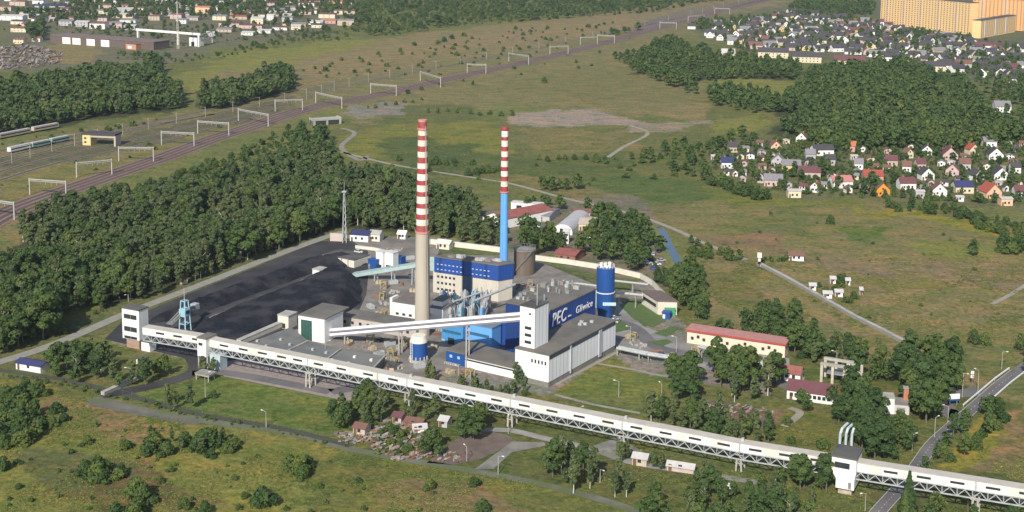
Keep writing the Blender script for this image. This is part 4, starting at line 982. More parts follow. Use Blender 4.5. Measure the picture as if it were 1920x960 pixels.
# ============================================================ walls and fences
def wall_run(name,label,pxs,h,th,m,cat='wall',group=None):
    t=thing(name,label,cat,P(*pxs[0]),group)
    for i in range(len(pxs)-1):
        a_,b_=P(*pxs[i]),P(*pxs[i+1]); d,L=hdg(a_,b_); n_=np.array([-d[1],d[0],0])
        MB().box(a_,d,n_,L-.01,th,0,h).build('panel',m,t)
        MB().box(a_-n_*.05,d,n_,L-.01,th+.1,h+.004,h+.15).build('coping',CONC,t)
    return t
wall_run('perimeter_wall','cream perimeter wall behind the two chimneys',[(786,462),(808,458),(860,464),(942,474)],2.6,.3,CREAM)
wall_run('perimeter_wall','cream perimeter wall from the brown tank past the blue silo, bending back',[(1004,488),(1060,495),(1130,506),(1200,522),(1222,535),(1246,560)],2.4,.3,CREAM)
wall_run('yard_wall','pinkish wall stub at the corner of the perimeter road',[(619,452),(642,453)],4.0,.4,mat('pink_render',(.50,.42,.37),.85,.1))
wall_run('edge_wall','pale wall between coal yard and works road behind the bunker',[(666,466),(700,470),(730,476)],1.6,.3,CREAM)
wall_run('belt_trough','long straight concrete pipe trough crossing the right hand field',[(1418,496),(1470,523),(1530,557),(1600,597),(1650,622),(1700,648)],1.2,1.6,mat('trough_concrete',(.25,.24,.22),.85,.15,.4),'pipeline')
wall_run('rail_parapet','low concrete wall edging the yard ramp left of the gallery',[(196,742),(240,722),(282,702)],1.1,1.6,CONC,'wall')
def fence(label,pxs,h=1.6,step=4.,m=flat('rusty_wire',(.10,.095,.08)),name='fence',bars=True):
    t=thing(name,label,'fence',P(*pxs[0])); n=0; b=MB(); pb=MB()
    pts=[P(*p) for p in pxs]
    for i in range(len(pts)-1):
        d,L=hdg(pts[i],pts[i+1])
        for k in range(int(L/step)):
            q=pts[i]+d*k*step; pb.bar(q,q+[0,0,h],.09)
        for z in (.3,h*.5,h-.1): b.bar(pts[i]+[0,0,z],pts[i+1]+[0,0,z],.04)
    for k in range(0,1): b.build('rail',m,t); 
    # posts joined to the bottom wire so that the run is one piece
    pb.build('post_row',m,t)
    return t
fence('thin dark fence around the lawn beside the white annex',[(1030,748),(1205,770),(1240,740)])
fence('thin fence along the left end of the south track',[(-20,706),(120,722),(230,740),(380,776),(500,800),(620,822)])
# parapets of the road where it rises at the right
for k,s_ in enumerate((-4.1,4.1)):
    t=thing('guard_rail',['left','right'][k]+' hand white guard rail of the road at the right edge','guard rail',P(1850,742),'guard rails of the road bridge')
    q=[P(1822,767),P(1850,743),P(1880,717),P(1907,697)]; q=[x+np.array([.55,-.41,0])*s_ for x in q]; b=MB()
    for i in range(3): b.bar(q[i]+[0,0,.8],q[i+1]+[0,0,.8],.3,.5)
    b.build('rail',WHITE,t)
    for i in range(4): MB().bar(q[i],q[i]+[0,0,.8],.2).build('post',CONC,t)
# pipe racks
def piperack(label,pxs,h,n,r,step=9,m=PIPEG,cat='pipe rack'):
    t=thing('pipe_rack',label,cat,P(*pxs[0])); pts=[P(*p) for p in pxs]; 
    for k in range(n):
        b=MB()
        for i in range(len(pts)-1):
            d,L=hdg(pts[i],pts[i+1]); s_=np.array([d[1],-d[0],0])*(k-(n-1)/2)*r*2.9; b.tube(pts[i]+s_+[0,0,h+r],pts[i+1]+s_+[0,0,h+r],r,n=8)
        b.build('pipe',m,t)
    for i in range(len(pts)-1):
        d,L=hdg(pts[i],pts[i+1]); s_=np.array([d[1],-d[0],0])
        for j in range(int(L/step)+1):
            q=pts[i]+d*min(j*step+.5,L-.3); b=MB(); b.bar(q-s_*n*r*1.4+[0,0,h-.2],q+s_*n*r*1.4+[0,0,h-.2],.3)
            for e_ in (-1,1): b.bar(q+s_*e_*n*r*1.2,q+s_*e_*n*r*1.2+[0,0,h-.35],.28)
            b.build('trestle',CONC,t)
    return t
piperack('pair of thick grey heating pipes on low trestles right of the white annex',[(1158,664),(1215,676),(1290,688)],2.0,2,.55)
piperack('raised pipe bridge left of the big trees by the red roofed building',[(1310,676),(1365,690)],5.0,2,.5,12)
piperack('high pipe bridge between silo and small brown roofed building',[(1150,572),(1206,578)],5.2,2,.35)
piperack('second pipe bridge behind the blue silo',[(1146,548),(1215,556)],5.0,2,.3)
piperack('thin pipes on low trestles along the inside of the cream wall',[(1020,552),(1080,545),(1120,550)],3,2,.3)
for k in range(3):
    g=P(1574+k*11,846); t=thing('pipe_loop',['left','middle','right'][k]+' one of three tall pale pipe loops behind the right gallery tower','pipe',g,'tall pipe loops behind the gallery tower')
    b=MB(); pts=[g,g+[0,0,5.5],g+np.array([.8,1.2,6.8]),g+np.array([3.,4,7.2]),g+np.array([5,7,6.0])]
    for i in range(4): b.tube(pts[i],pts[i+1],.42,n=8)
    b.build('pipe',mat('pale_blue_pipe',(.45,.52,.54),.5),t)
    MB().bar(pts[4],pts[4]*[1,1,0],.3).build('stand',CONC,t)

# ============================================================ generic buildings
def gabled(name,label,c,u,v,lu,lv,he,hr,wall,roof,group=None,ridge='u',cat='house',wins=2,chim=True,over=.35,door=True,dorm=False,wm=None):
    "corner c, box lu x lv, eaves he, ridge hr; ridge runs along 'u' or 'v'"
    t=thing(name,label,cat,c,group); b=MB()
    q=[c,c+u*lu,c+u*lu+v*lv,c+v*lv]
    if ridge=='v':
        r0=c+u*lu/2; r1=c+u*lu/2+v*lv
        vs=[p*[1,1,0] for p in q]+[p*[1,1,0]+[0,0,he] for p in q]+[r0*[1,1,0]+[0,0,hr],r1*[1,1,0]+[0,0,hr]]
        b.add(vs,[(0,3,2,1),(0,1,5,8,4),(2,3,7,9,6),(1,2,6,5),(3,0,4,7),(4,8,9,7),(8,5,6,9)])
        k=(hr-he)/(lu/2); e0=he-k*over; th=.22
        rb=MB()
        for s0_,s1_ in ((-over,lu/2),(lu+over,lu/2)):
            a_=c+u*s0_-v*over; b_=c+u*s1_-v*over; L=v*(lv+2*over)
            vv=[a_*[1,1,0]+[0,0,e0+.02],b_*[1,1,0]+[0,0,hr+.02],b_*[1,1,0]+[0,0,hr+.02+th],a_*[1,1,0]+[0,0,e0+.02+th]]; vv=vv+[x+L for x in vv]
            rb.add(vv,[(0,1,2,3),(7,6,5,4),(0,4,5,1),(1,5,6,2),(2,6,7,3),(3,7,4,0)])
    else:
        r0=c+v*lv/2; r1=r0+u*lu
        vs=[p*[1,1,0] for p in q]+[p*[1,1,0]+[0,0,he] for p in q]+[r0*[1,1,0]+[0,0,hr],r1*[1,1,0]+[0,0,hr]]
        b.add(vs,[(0,3,2,1),(0,1,5,4),(2,3,7,6),(1,2,6,9,5),(3,0,4,8,7),(4,5,9,8),(8,9,6,7)])
        k=(hr-he)/(lv/2); e0=he-k*over; th=.22; rb=MB()
        for s0_,s1_ in ((-over,lv/2),(lv+over,lv/2)):
            a_=c+v*s0_-u*over; b_=c+v*s1_-u*over; L=u*(lu+2*over)
            vv=[a_*[1,1,0]+[0,0,e0+.02],b_*[1,1,0]+[0,0,hr+.02],b_*[1,1,0]+[0,0,hr+.02+th],a_*[1,1,0]+[0,0,e0+.02+th]]; vv=vv+[x+L for x in vv]
            rb.add(vv,[(0,1,2,3),(7,6,5,4),(0,4,5,1),(1,5,6,2),(2,6,7,3),(3,7,4,0)])
    b.build('wall',wall,t); r=rb.build('roof',roof,t)
    if chim:
        p=c+u*lu*.3+v*lv*.55 if ridge=='u' else c+u*lu*.6+v*lv*.4
        MB().cbox(p,u,v,.7,.7,he+.3,hr+1.0).build('chimney',flat('chimney_brick',(.30,.16,.12)),r)
    wm=wm or GLASS; z=1.1 if he<4.5 else 1.2
    for k in range(wins):
        s=lu*(k+1)/(wins+1)-.55
        MB().box(c+u*s-v*.05,u,v,1.1,.04,z,z+1.25).build('window',wm,t)
        if he>4.5: MB().box(c+u*s-v*.05,u,v,1.1,.04,z+2.8,z+4.).build('window',wm,t)
    if ridge=='v' and lu>5: MB().box(c+u*(lu/2-.5)-v*.05,u,v,1.0,.04,he+.2,he+1.3).build('window',wm,t)
    if door: MB().box(c+u*lu*.06-v*.05,u,v,1.0,.04,.05,2.1).build('door',flat('door_brown',(.15,.08,.04)),t)
    return t
def cols(n,c,r=.85,v=.1): return mat(n,c,r,v,.5)
W_WHITE=cols('house_white',(.74,.72,.68)); W_CREAM=cols('house_cream',(.62,.54,.38)); W_PINK=cols('house_pink',(.50,.38,.34)); W_ORG=cols('house_orange',(.72,.28,.04)); W_PEACH=cols('house_peach',(.68,.44,.28)); W_GREY=cols('house_grey',(.42,.40,.40)); W_TAN=cols('house_tan',(.46,.38,.30)); W_YEL=cols('house_yellow',(.66,.50,.24)); W_SALM=cols('house_salmon',(.52,.30,.24)); W_BRICK=cols('house_brick',(.26,.12,.08))
R_DARK=cols('roof_dark',(.055,.050,.055)); R_RED=cols('roof_red',(.30,.07,.045)); R_BRN=cols('roof_brown',(.16,.08,.06)); R_MAR=cols('roof_maroon',(.13,.05,.055)); R_GREY=cols('roof_grey',(.20,.19,.20)); R_BLUE=cols('roof_navy',(.03,.035,.11)); R_PINK=cols('roof_faded_pink',(.42,.17,.16)); R_ORG=cols('roof_orange_tile',(.42,.16,.08)); R_PALE=cols('roof_pale',(.45,.43,.41))
CN={W_WHITE:'white',W_CREAM:'cream',W_PINK:'pinkish',W_ORG:'bright orange',W_PEACH:'peach',W_GREY:'grey',W_TAN:'tan',W_YEL:'yellow',W_SALM:'salmon',W_BRICK:'brick red',R_DARK:'dark',R_RED:'red',R_BRN:'brown',R_MAR:'maroon',R_GREY:'grey',R_BLUE:'navy',R_PINK:'faded pink',R_ORG:'orange tile',R_PALE:'pale'}
ORD=['leftmost','second','third','fourth','fifth','sixth','seventh','eighth','ninth','tenth','eleventh','twelfth','thirteenth','fourteenth','fifteenth']
# garden settlement on the right (x centre, y base, width px, gable to camera?, wall, roof, heading)
VH=[(1375,286,18,0,W_TAN,R_DARK,0),(1407,298,15,1,W_WHITE,R_DARK,12),(1455,284,20,1,W_PEACH,R_BRN,-5),(1502,268,20,1,W_WHITE,R_BRN,25),(1545,292,38,0,W_WHITE,R_DARK,-6),(1590,284,26,0,W_SALM,R_ORG,20),
(1364,316,22,0,W_WHITE,R_BLUE,0),(1458,312,24,1,W_GREY,R_GREY,14),(1484,322,34,0,W_YEL,R_GREY,8),(1518,335,40,0,W_PINK,R_MAR,6),(1425,343,18,1,W_GREY,R_DARK,18),(1450,350,34,0,W_PINK,R_GREY,8),
(1527,361,17,1,W_WHITE,R_BRN,35),(1581,353,38,0,W_WHITE,R_PINK,-8),(1490,371,24,0,W_CREAM,R_PALE,0),(1363,329,9,0,W_WHITE,R_DARK,0),(1379,331,9,1,W_WHITE,R_BRN,0),(1395,330,9,0,W_WHITE,R_GREY,0),
(1638,342,36,0,W_SALM,R_RED,4),(1655,368,28,1,W_ORG,R_BRN,-8),(1703,356,30,0,W_WHITE,R_MAR,-4),(1740,338,25,1,W_WHITE,R_DARK,-6),(1762,368,26,1,W_WHITE,R_BRN,8),(1809,363,34,0,W_CREAM,R_BLUE,-3),(1864,372,32,1,W_PEACH,R_RED,-14),(1878,338,27,1,W_WHITE,R_DARK,6),(1836,340,22,1,W_WHITE,R_DARK,-20),(1785,330,24,1,W_PINK,R_BRN,22),(1738,291,18,1,W_WHITE,R_DARK,8),(1706,297,16,1,W_CREAM,R_BRN,-20),(1782,300,28,1,W_PINK,R_MAR,5),(1786,273,42,0,W_GREY,R_PALE,-2),(1857,276,24,0,W_WHITE,R_GREY,0),(1868,300,26,1,W_WHITE,R_DARK,6),(1827,290,20,1,W_CREAM,R_RED,-14),(1894,300,15,1,W_WHITE,R_GREY,10),(1917,371,26,0,W_WHITE,R_MAR,0),(1888,386,22,0,W_PEACH,R_PALE,-4),(1672,312,22,0,W_TAN,R_MAR,0),(1700,323,16,0,W_WHITE,R_BRN,10),(1728,318,18,0,W_TAN,R_MAR,-10),(1765,312,14,1,W_WHITE,R_GREY,15),(1810,318,20,0,W_GREY,R_BRN,5),(1840,268,18,0,W_WHITE,R_PALE,5),(1905,325,18,0,W_WHITE,R_DARK,0),(1430,318,14,0,W_TAN,R_BRN,0),(1558,310,16,0,W_GREY,R_DARK,0),(1610,318,16,0,W_WHITE,R_GREY,8),(1602,300,12,0,W_WHITE,R_PALE,0),(1665,288,14,1,W_TAN,R_BRN,0),(1520,300,18,0,W_GREY,R_GREY,0),(1725,372,16,0,W_GREY,R_PALE,5),(1800,378,14,0,W_WHITE,R_PALE,5),(1620,360,14,0,W_TAN,R_GREY,0),(1560,335,15,1,W_WHITE,R_MAR,0),(1395,312,12,1,W_TAN,R_MAR,0),(1340,300,12,0,W_WHITE,R_PALE,0),(1850,318,14,1,W_WHITE,R_BRN,0),(1910,350,14,1,W_CREAM,R_BRN,0),(1905,285,12,0,W_GREY,R_DARK,0)]
rv=random.Random(77); VP=[(1345,290),(1500,256),(1700,268),(1925,262),(1925,378),(1850,378),(1650,366),(1500,368),(1400,348)]; n_=0
for k_ in range(4000):
    x,y=rv.uniform(1345,1922),rv.uniform(262,376)
    if n_>=48: break
    if not inpoly(x,y,VP) or any(abs(x-h[0])<(h[2]+14)/2+3 and abs(y-h[1])<9 for h in VH): continue
    VH.append((int(x),int(y),rv.choice([9,11,13,15]),rv.choice([0,1]),rv.choice([W_WHITE,W_WHITE,W_GREY,W_TAN,W_CREAM,W_PINK]),rv.choice([R_DARK,R_DARK,R_BRN,R_GREY,R_MAR,R_PALE]),rv.choice([0,8,-10,20]))); n_+=1
rows={}
for h in VH: rows.setdefault('back' if h[1]<305 else ('middle' if h[1]<337 else 'front'),[]).append(h)
for rn,hs in rows.items():
    by={}
    for h in sorted(hs): by.setdefault((h[3],CN[h[4]],CN[h[5]]),[]).append(h)
    for key,lst in by.items():
        for i,(x,y,w,gf,wa,ro,az) in enumerate(lst):
            nm=f"{'gable fronted ' if gf else ''}{key[1]} house with {key[2]} roof in the {rn} row of the garden settlement"
            if len(lst)>1: nm=f"{ORD[min(i,14)]} {nm}" if i<len(lst)-1 or i==0 else f"rightmost {nm}"
            c=P(x,y); k=sc(c); u,v=D(90+az),D(az); lu=w/k; small=w<16
            he=(2.6 if small else 3.6 if gf else 4.0); hr=he+(1.2 if small else (lu*.5*.95 if gf else 2.8)); lv=lu*.9 if gf else min(lu*.8,9)
            if ro in (R_PALE,): hr=he+.6
            gabled('house',nm,c-u*lu/2,u,v,lu,max(lv,3.5),he,hr,wa,ro,'houses of the garden settlement','v' if gf else 'u',wins=1 if small else (2 if lu<9 else 3),chim=not small)
c=P(1882,211); u,v=D(92),D(2)
gabled('house','large white house with grey roof at the right edge beyond the wood',c-u*7,u,v,13,9,5,9,W_WHITE,R_GREY,None,'u',wins=4)
# row houses at the near edge of the far estate
for i,(x0,x1,y,az,ro) in enumerate(((1421,1478,115,10,R_DARK),(1484,1540,124,9,R_DARK),(1563,1622,131,12,R_MAR),(1720,1773,142,8,R_DARK),(1353,1378,111,4,R_PALE))):
    c=P(x0,y-7 if i<4 else y); u,v=D(90+az),D(az); lu=T(c,u,x1)
    gabled('row_house',['leftmost','second','third','rightmost','low and flat leftmost small'][i]+' '+('long cream row house with dark roof at the near edge of the far estate' if i<4 else 'pale house near the far estate'),c,u,v,lu,9,6.5,11,W_CREAM,ro,'long row houses of the far estate','u',wins=7 if i<4 else 2,cat='row house')
# far estate, scattered small houses
FE=[(1290,52),(1400,45),(1480,22),(1560,30),(1640,45),(1820,80),(1930,95),(1930,160),(1850,150),(1790,135),(1700,120),(1560,98),(1400,92),(1330,72)]
rv=random.Random(21); pts=[]
while len(pts)<290:
    x,y=rv.uniform(1285,1925),rv.uniform(20,160)
    if not inpoly(x,y,FE): continue
    g=P(x,y)
    if all(np.hypot(*(g-q)[:2])> 12.8 for q in pts): pts.append(g)
    elif rv.random()<.002: break
for g in pts:
    wa=rv.choice([W_WHITE]*6+[W_CREAM,W_GREY,W_TAN,W_PINK,W_YEL]); ro=rv.choice([R_DARK]*10+[R_MAR,R_BRN,R_GREY,R_GREY]); az=rv.choice([8,8,12,-20])+rv.uniform(-5,5); u,v=D(90+az),D(az); gf=rv.random()<.35; lu=rv.uniform(8,10) if gf else rv.uniform(10,19)
    he=rv.uniform(3.2,5)
    gabled('estate_house',f'small {CN[wa]} house with {CN[ro]} roof in the crowded far estate','house' and g-u*lu/2,u,v,lu,rv.uniform(8,11),he,he+(lu*.42 if gf else 3.6),wa,ro,f'{CN[wa]} houses with {CN[ro]} roofs of the far estate','v' if gf else 'u',wins=2,chim=False,door=False)
# apartment towers
OCH=cols('ochre_panel',(.78,.52,.24),.8,.1); OCH2=cols('orange_panel',(.80,.42,.17),.8,.1); PALEP=cols('lilac_panel',(.66,.47,.30),.8,.1)
def flats(name,label,c,c2,depth,floors,fh,cw,wall,strips,group=None,z0=0,roofm=ROOFD,slope=0):
    u,L=hdg(c,c2); v=np.array([-u[1],u[0],0]); t=thing(name,label,'apartment block',c,group); h=floors*fh+1
    MB().box(c,u,v,L,depth,0,h).build('wall',wall,t); MB().box(c-u*.3-v*.3,u,v,L+.6,depth+.6,h+.01,h+.6).build('roof',roofm,t)
    nb=int(L/cw); tot=0
    for k in range(nb):
        if k%6==2: MB().box(c+u*(k*L/nb+.1)-v*.4,u,v,L/nb-.2,.38,1,h-.5).build('balcony_stack',strips,t)
    for f in range(floors):
        for k in range(nb):
            if tot>=98: break
            if (k+f)%1==0: 
                s=(k+.5)*L/nb-.9; o=-.46 if k%6==2 else -.06
                if k%2==0 or nb<12: MB().box(c+u*s+v*o,u,v,1.8,.05,1.6+f*fh,1.6+f*fh+1.5).build('window',flat('flat_window',(.10,.085,.08)),t); tot+=1
    # remaining windows as one part
    b=MB()
    for f in range(floors):
        for k in range(nb):
            if not(k%2==0 or nb<12) or (f*((nb+1)//2)+k//2>=98 and nb>=12): b.box(c+u*((k+.5)*L/nb-.9)+v*(-.46 if k%6==2 else -.06),u,v,1.8,.05,1.6+f*fh,1.6+f*fh+1.5)
    if b.v and nb>=12: o=b.build('window_row',MAT['flat_window'],t); o['kind']='stuff'
flats('apartment_tower','large ochre apartment slab at the top right with rows of windows',P(1650,44),P(1817,65),14,14,2.9,5.5,OCH,PALEP)
flats('apartment_tower','orange apartment slab at the right edge behind the low block',P(1822,50),P(1916,58),14,14,2.9,5.5,OCH2,PALEP)
flats('low_apartment_block','low apartment block with pale panels and dark roof before the orange slab',P(1838,72),P(1903,60),11,8,2.7,6.,OCH,cols('pale_panel',(.62,.58,.55)))
# beige and red-roofed works buildings on the right
c=P(1236,592); wl=-T(c,-D(118)*-1,1236); u,v=D(108),D(-38+0)
c=P(1233,590); u=D(93); v=D(-20); w_=T(c,u,1269); dl=T(c,v,1203); h=5.6
t=thing('brown_roof_building','beige building with a brown flat roof and dark side windows right of the silo','building',c)
MB().box(c,u,v,w_,dl,0,h).build('wall',mat('warm_beige',(.60,.53,.43),.8,.08),t); MB().prism([c-u*.4-v*.4,c+u*(w_+.4)-v*.4,c+u*(w_+.4)+v*(dl+.4),c-u*.4+v*(dl+.4)],h+.01,h+.4).build('roof',mat('brown_roof',(.14,.10,.09),.9,.15),t)
MB().box(c-u*.06+v*1.5,v,-u,dl-3,.05,2.6,4.0).build('window_band',GLASS,t)
MB().box(c-u*.06+v*1.0,v,-u,dl-3,.04,.3,1.7).build('skirting',CREAM,t)
c=P(1252,583); t=block('green_shed','small bright green shed against the brown roofed building','shed',P(1246,592),D(100),D(10),4.2,5,2.8,flat('shed_green',(.05,.28,.13)),flat('shed_green_roof',(.06,.30,.15))); MB().box(P(1246,592)+D(100)*1-D(10)*.05,D(100),D(10),1.5,.04,0,2).build('door',GLASS,t)
t=block('blue_shed','small blue shed with a white door in front of the green shed','shed',P(1241,598),D(110),D(20),3.2,3,2.6,BLUE,BLUE); MB().box(P(1241,598)+D(110)*.3-D(20)*.05,D(110),D(20),1,.04,.3,2).build('door',WHITE,t)
c=P(1288,643); u,L=hdg(P(1288,643),P(1471,671)); v=np.array([-u[1],u[0],0]); h=5.
t=thing('long_red_roof_building','long peach building with a red roof and small windows at right','building',c)
MB().box(c,u,v,L,6,0,h-.15).build('wall',PEACH,t)
b=MB(); a_=c-u*.5-v*.7; vv=[a_+[0,0,h-.1],a_+v*7.4+[0,0,h+.3],a_+v*7.4+[0,0,h+.8],a_+[0,0,h+.5]]; vv=vv+[x+u*(L+1) for x in vv]; b.add(vv,[(0,1,2,3),(7,6,5,4),(0,4,5,1),(1,5,6,2),(2,6,7,3),(3,7,4,0)]); b.build('roof',mat('pink_red_roof',(.40,.19,.165),.7,.12),t)
MB().box(c-u*.5-v*.78,u,v,L+1,.06,h-.1,h+.55).build('fascia',mat('red_fascia',(.40,.06,.05),.6,.1),t)
for k in range(16):
    if k%4==3: continue
    MB().box(c+u*(1.5+k*L/16.5)-v*.05,u,v,1.1,.04,1.6+(k%2)*.8,2.8+(k%2)*.8).build('window',GLASS,t)
# lower right cluster
c=P(1475,747); u=D(112); v=D(22); L=T(c,u,1562)
t=gabled('low_office','long white low house with a dark maroon roof near the big trees',c,u,v,L,8,3.2,5.6,W_WHITE,R_MAR,None,'u','building',wins=9,chim=True)
c=P(1462,712); L=T(c,u,1500); gabled('workshop','small white workshop with a dull red roof behind the big tree',c,u,v,L,6,2.8,4.6,W_WHITE,BRICKT,None,'u','building',wins=2,chim=False)
c=P(1537,716); u=D(115);v=D(25); L=T(c,u,1608); t=thing('frame_structure','roofless concrete frame structure with thick piers among trees','frame',c)
OLDC=mat('old_concrete',(.46,.42,.34),.9,.2,.5)
for s_ in (0,.3,.62,.75,1): 
    for d_ in (0,6): MB().box(c+u*(L*s_*.97)+v*d_,u,v,1.3 if s_ in(.62,.75) else .9,.9,0,6.2).build('pier',OLDC,t)
for d_ in (0,6): MB().box(c+v*d_-u*.1-v*.1,u,v,L*.8,1.1,6.21,7.1).build('beam',CONC,t)
MB().box(c+u*2+v*1,u,v,L*.55,5,3,3.6).build('slab',STEEL,t)
c=P(1640,776); t=block('white_tank_house','white box shaped house with a flat roof among trees left of the road','building',P(1638,774),D(100),D(10),6.5,5,5.2,WHITE,CONC); MB().box(P(1638,774)+D(100)*1-D(10)*.05,D(100),D(10),1.2,.04,.1,2.1).build('door',GLASS,t)
t=block('garage','low pale garage beside the white box house','garage',P(1675,776),D(100),D(10),5.,6,3.2,mat('pale_stucco',(.5,.48,.45)),PAVE); MB().box(P(1675,776)+D(100)*1-D(10)*.05,D(100),D(10),2.6,.04,.1,2.3).build('door',STEEL,t)
MB_=thing('brick_chimney','short orange brick chimney behind the pale garage','chimney',P(1697,768)); MB().cbox(P(1697,768),D(100),D(10),1.6,1.6,0,7.5).build('shaft',flat('orange_brick',(.42,.17,.09)),MB_); MB().cbox(P(1697,768),D(100),D(10),2,2,7.51,7.9).build('cap',CONC,MB_)
# signs by the road
c=P(1787,760); t=thing('billboard','white billboard with a blue lower edge beside the road','billboard',c)
for s_ in (-1.3,1.3): MB().bar(c+D(80)*s_,c+D(80)*s_+[0,0,3],.2).build('post',STEEL,t)
MB().cbox(c,D(80),D(-10),4.4,.2,2.2,4.0).build('board',W_WHITE,t); MB().cbox(c,D(80),D(-10),4.4,.22,1.5,2.19).build('board_edge',BLUE,t)
c=P(1795,728); t=thing('yellow_board','small bright yellow notice board above the road junction','sign',c)
MB().bar(c,c+[0,0,1.5],.2).build('post',STEEL,t); MB().cbox(c,D(95),D(5),2.6,.12,1.2,3.2).build('board',flat('sign_yellow',(.65,.65,.05)),t)
c=P(1822,722); t=thing('sign_post','tall post with two stacked white plates by the far road','sign',c); MB().bar(c,c+[0,0,5],.15).build('post',STEEL,t)
for z in (2.6,4): MB().cbox(c,D(90),D(0),1.1,.1,z,z+1.1).build('plate',W_WHITE,t)
c=P(1768,757); gabled('kiosk','tiny pale roadside kiosk left of the billboard',c-D(90)*1.5,D(95),D(5),3,3,2.4,3.2,W_PINK,R_PALE,None,'u','kiosk',wins=1,chim=False)
# mid distance depots behind the chimneys
c=P(902,424); u=D(112); v=D(22); 
c=P(905,424); L=T(c,u,947); t=gabled('depot_hall','white depot hall with a wide dull red roof behind the blue chimney',c,D(115),D(48),L,34,5.,7.6,WHITE,BRICKT,None,'v','building',wins=4,chim=False)
c=P(963,398); t=block('white_depot','long bright white flat depot behind the red roofed hall','building',P(958,392),D(104),D(14),18,5,3.5,WHITE,flat('pale_sheet',(.55,.53,.52)))
MB().box(P(958,392)+D(104)*3-D(14)*.05,D(104),D(14),3,.04,0,2.4).build('door',GLASS,t)
# arched hangar
c=P(1037,438); u,v=D(108),D(18); w_=T(c,u,1073); LV=34
t=thing('arched_hangar','pale grey arched hangar among trees behind the brown tank','hangar',c); n=12; b=MB(); vs=[]
for k in range(n+1):
    a_=math.pi*k/n; vs.append((w_/2*(1-math.cos(a_)),math.sin(a_)*3.6+1.6))
fr=[c+u*s_+[0,0,z] for s_,z in vs]; bk=[x+v*LV for x in fr]; b.add(fr+bk,[(k,k+1,n+2+k,n+1+k) for k in range(n)]); hsk=b.build('roof',mat('hangar_sheet',(.42,.41,.42),.6,.12,.3),t)
b=MB(); b.add([c,c+u*w_]+[x-v*.0 for x in fr[::-1]],[tuple(range(n+3))]); b.add([x+v*LV for x in [c,c+u*w_]+fr[::-1]],[tuple(range(n+2,-1,-1))]); b.add([c,c+v*LV,bk[0],fr[0]],[(0,1,2,3)]); b.add([c+u*w_,c+u*w_+v*LV,bk[-1],fr[-1]],[(3,2,1,0)]); b.build('wall',WHITE,t)
MB().box(c+u*w_*.35-v*.06,u,v,w_*.3,.05,0,3).build('door',GLASS,t)
gl=[('red_shed','low dull red roofed shed just behind the cream wall',1040,487,1078,BRICKT,W_BRICK,3.,12,115),('tan_shed','tan roofed shed right of the arched hangar',1085,432,1112,W_TAN,W_CREAM,3.4,16,100),('small_white_house','small white house in trees left of the arched hangar',998,436,1012,R_PALE,W_WHITE,5,6,100),('white_gatehouse','tall narrow white house at the right foot of the arched hangar',1056,457,1066,R_PALE,W_WHITE,6,4,100),('brown_long_shed','long brown shed behind the hangar',1075,408,1125,R_BRN,W_TAN,3,6,98),('grey_shed','grey flat shed left of the hangar',985,412,1030,R_GREY,W_GREY,3,18,110),
('cream_hut','cream hut with one window behind the tall chimney',818,466,842,CREAM,CREAM,2.8,5,112),('white_low_hut','white low hut with navy roof by the tall lattice mast',656,452,690,R_BLUE,WHITE,3.4,9,104),('cream_store','cream store beside the navy roofed hut',692,452,712,CONC,CREAM,3.6,6,104),('white_store','small white store behind the coal yard',745,448,760,WHITE,WHITE,2.6,4,104),('pink_hut','small dull red hut in the edge of the wood',855,424,870,R_RED,W_BRICK,3,5,100),
('pump_hut','little white field hut beside the hedge in the right field',1479,489,1507,R_BRN,W_WHITE,2.6,4,95),('gate_post_hut','narrow pale gate tower at the end of the field trough',1421,500,1426,CREAM,CREAM,5,1.2,95)]
for nm,lb,x,y,x1,ro,wa,h,dv,az in gl:
    c=P(x,y); u,v=D(az),D(az-90); L=T(c,u,x1); gabled(nm,lb,c,u,v,L,dv,h,h+1.3,wa,ro,None,'u','shed' if 'shed' in nm else 'hut',wins=2,chim=False)
# garden plots beside the trough
for i,(x,y,w_) in enumerate(((1524,545,12),(1562,532,10),(1552,560,16),(1573,557,14),(1590,535,8),(1615,553,5))):
    c=P(x,y); u,v=D(95),D(5); k=w_/sc(c); gabled('garden_shed',['white garden shed nearest the trough','pale garden shed at the back of the field plot','long low white greenhouse in the field plot','second low white greenhouse in the field plot','tiny pale hut behind the field plot','tiny white hut at the right end of the field plot'][i],c-u*k/2,u,v,k,3,2.2,3,W_WHITE,R_PALE,'garden sheds of the field plot','u','shed',wins=1,chim=False)
# lattice masts
def mast(x,yb,yt,label,w=.9,stripe=False,m=GALV):
    c=P(x,yb); h=Zb(c,yt); t=thing('lattice_mast',label,'mast',c); b=MB(); n=max(6,int(h/3))
    for sx in (-1,1):
        for sy in (-1,1): b.bar(c+np.array([sx*w,sy*w,0]),c+np.array([sx*w*.3,sy*w*.3,h]),.22)
    for k in range(n):
        z=h*k/n; z2=h*(k+1)/n; f=w*(1-.7*k/n); g=w*(1-.7*(k+1)/n)
        for a_,b_ in (((-1,-1),(1,-1)),((1,-1),(1,1)),((1,1),(-1,1)),((-1,1),(-1,-1))): b.bar(c+np.array([a_[0]*f,a_[1]*f,z]),c+np.array([b_[0]*g,b_[1]*g,z2]),.14)
    b.build('lattice',m,t); MB().bar(c+[0,0,h],c+[0,0,h+4],.14).build('antenna',m,t)
    MB().cbox(c,np.array([1.,0,0]),np.array([0,1.,0]),2.2,2.2,h*.97,h*.97+.3).build('platform',m,t)
mast(646,455,357,'tall grey lattice mast at the far corner of the coal yard')
mast(334,92,2,'very tall pale mast at the top left among industrial halls',1.1,m=mat('mast_pale',(.5,.48,.42)))
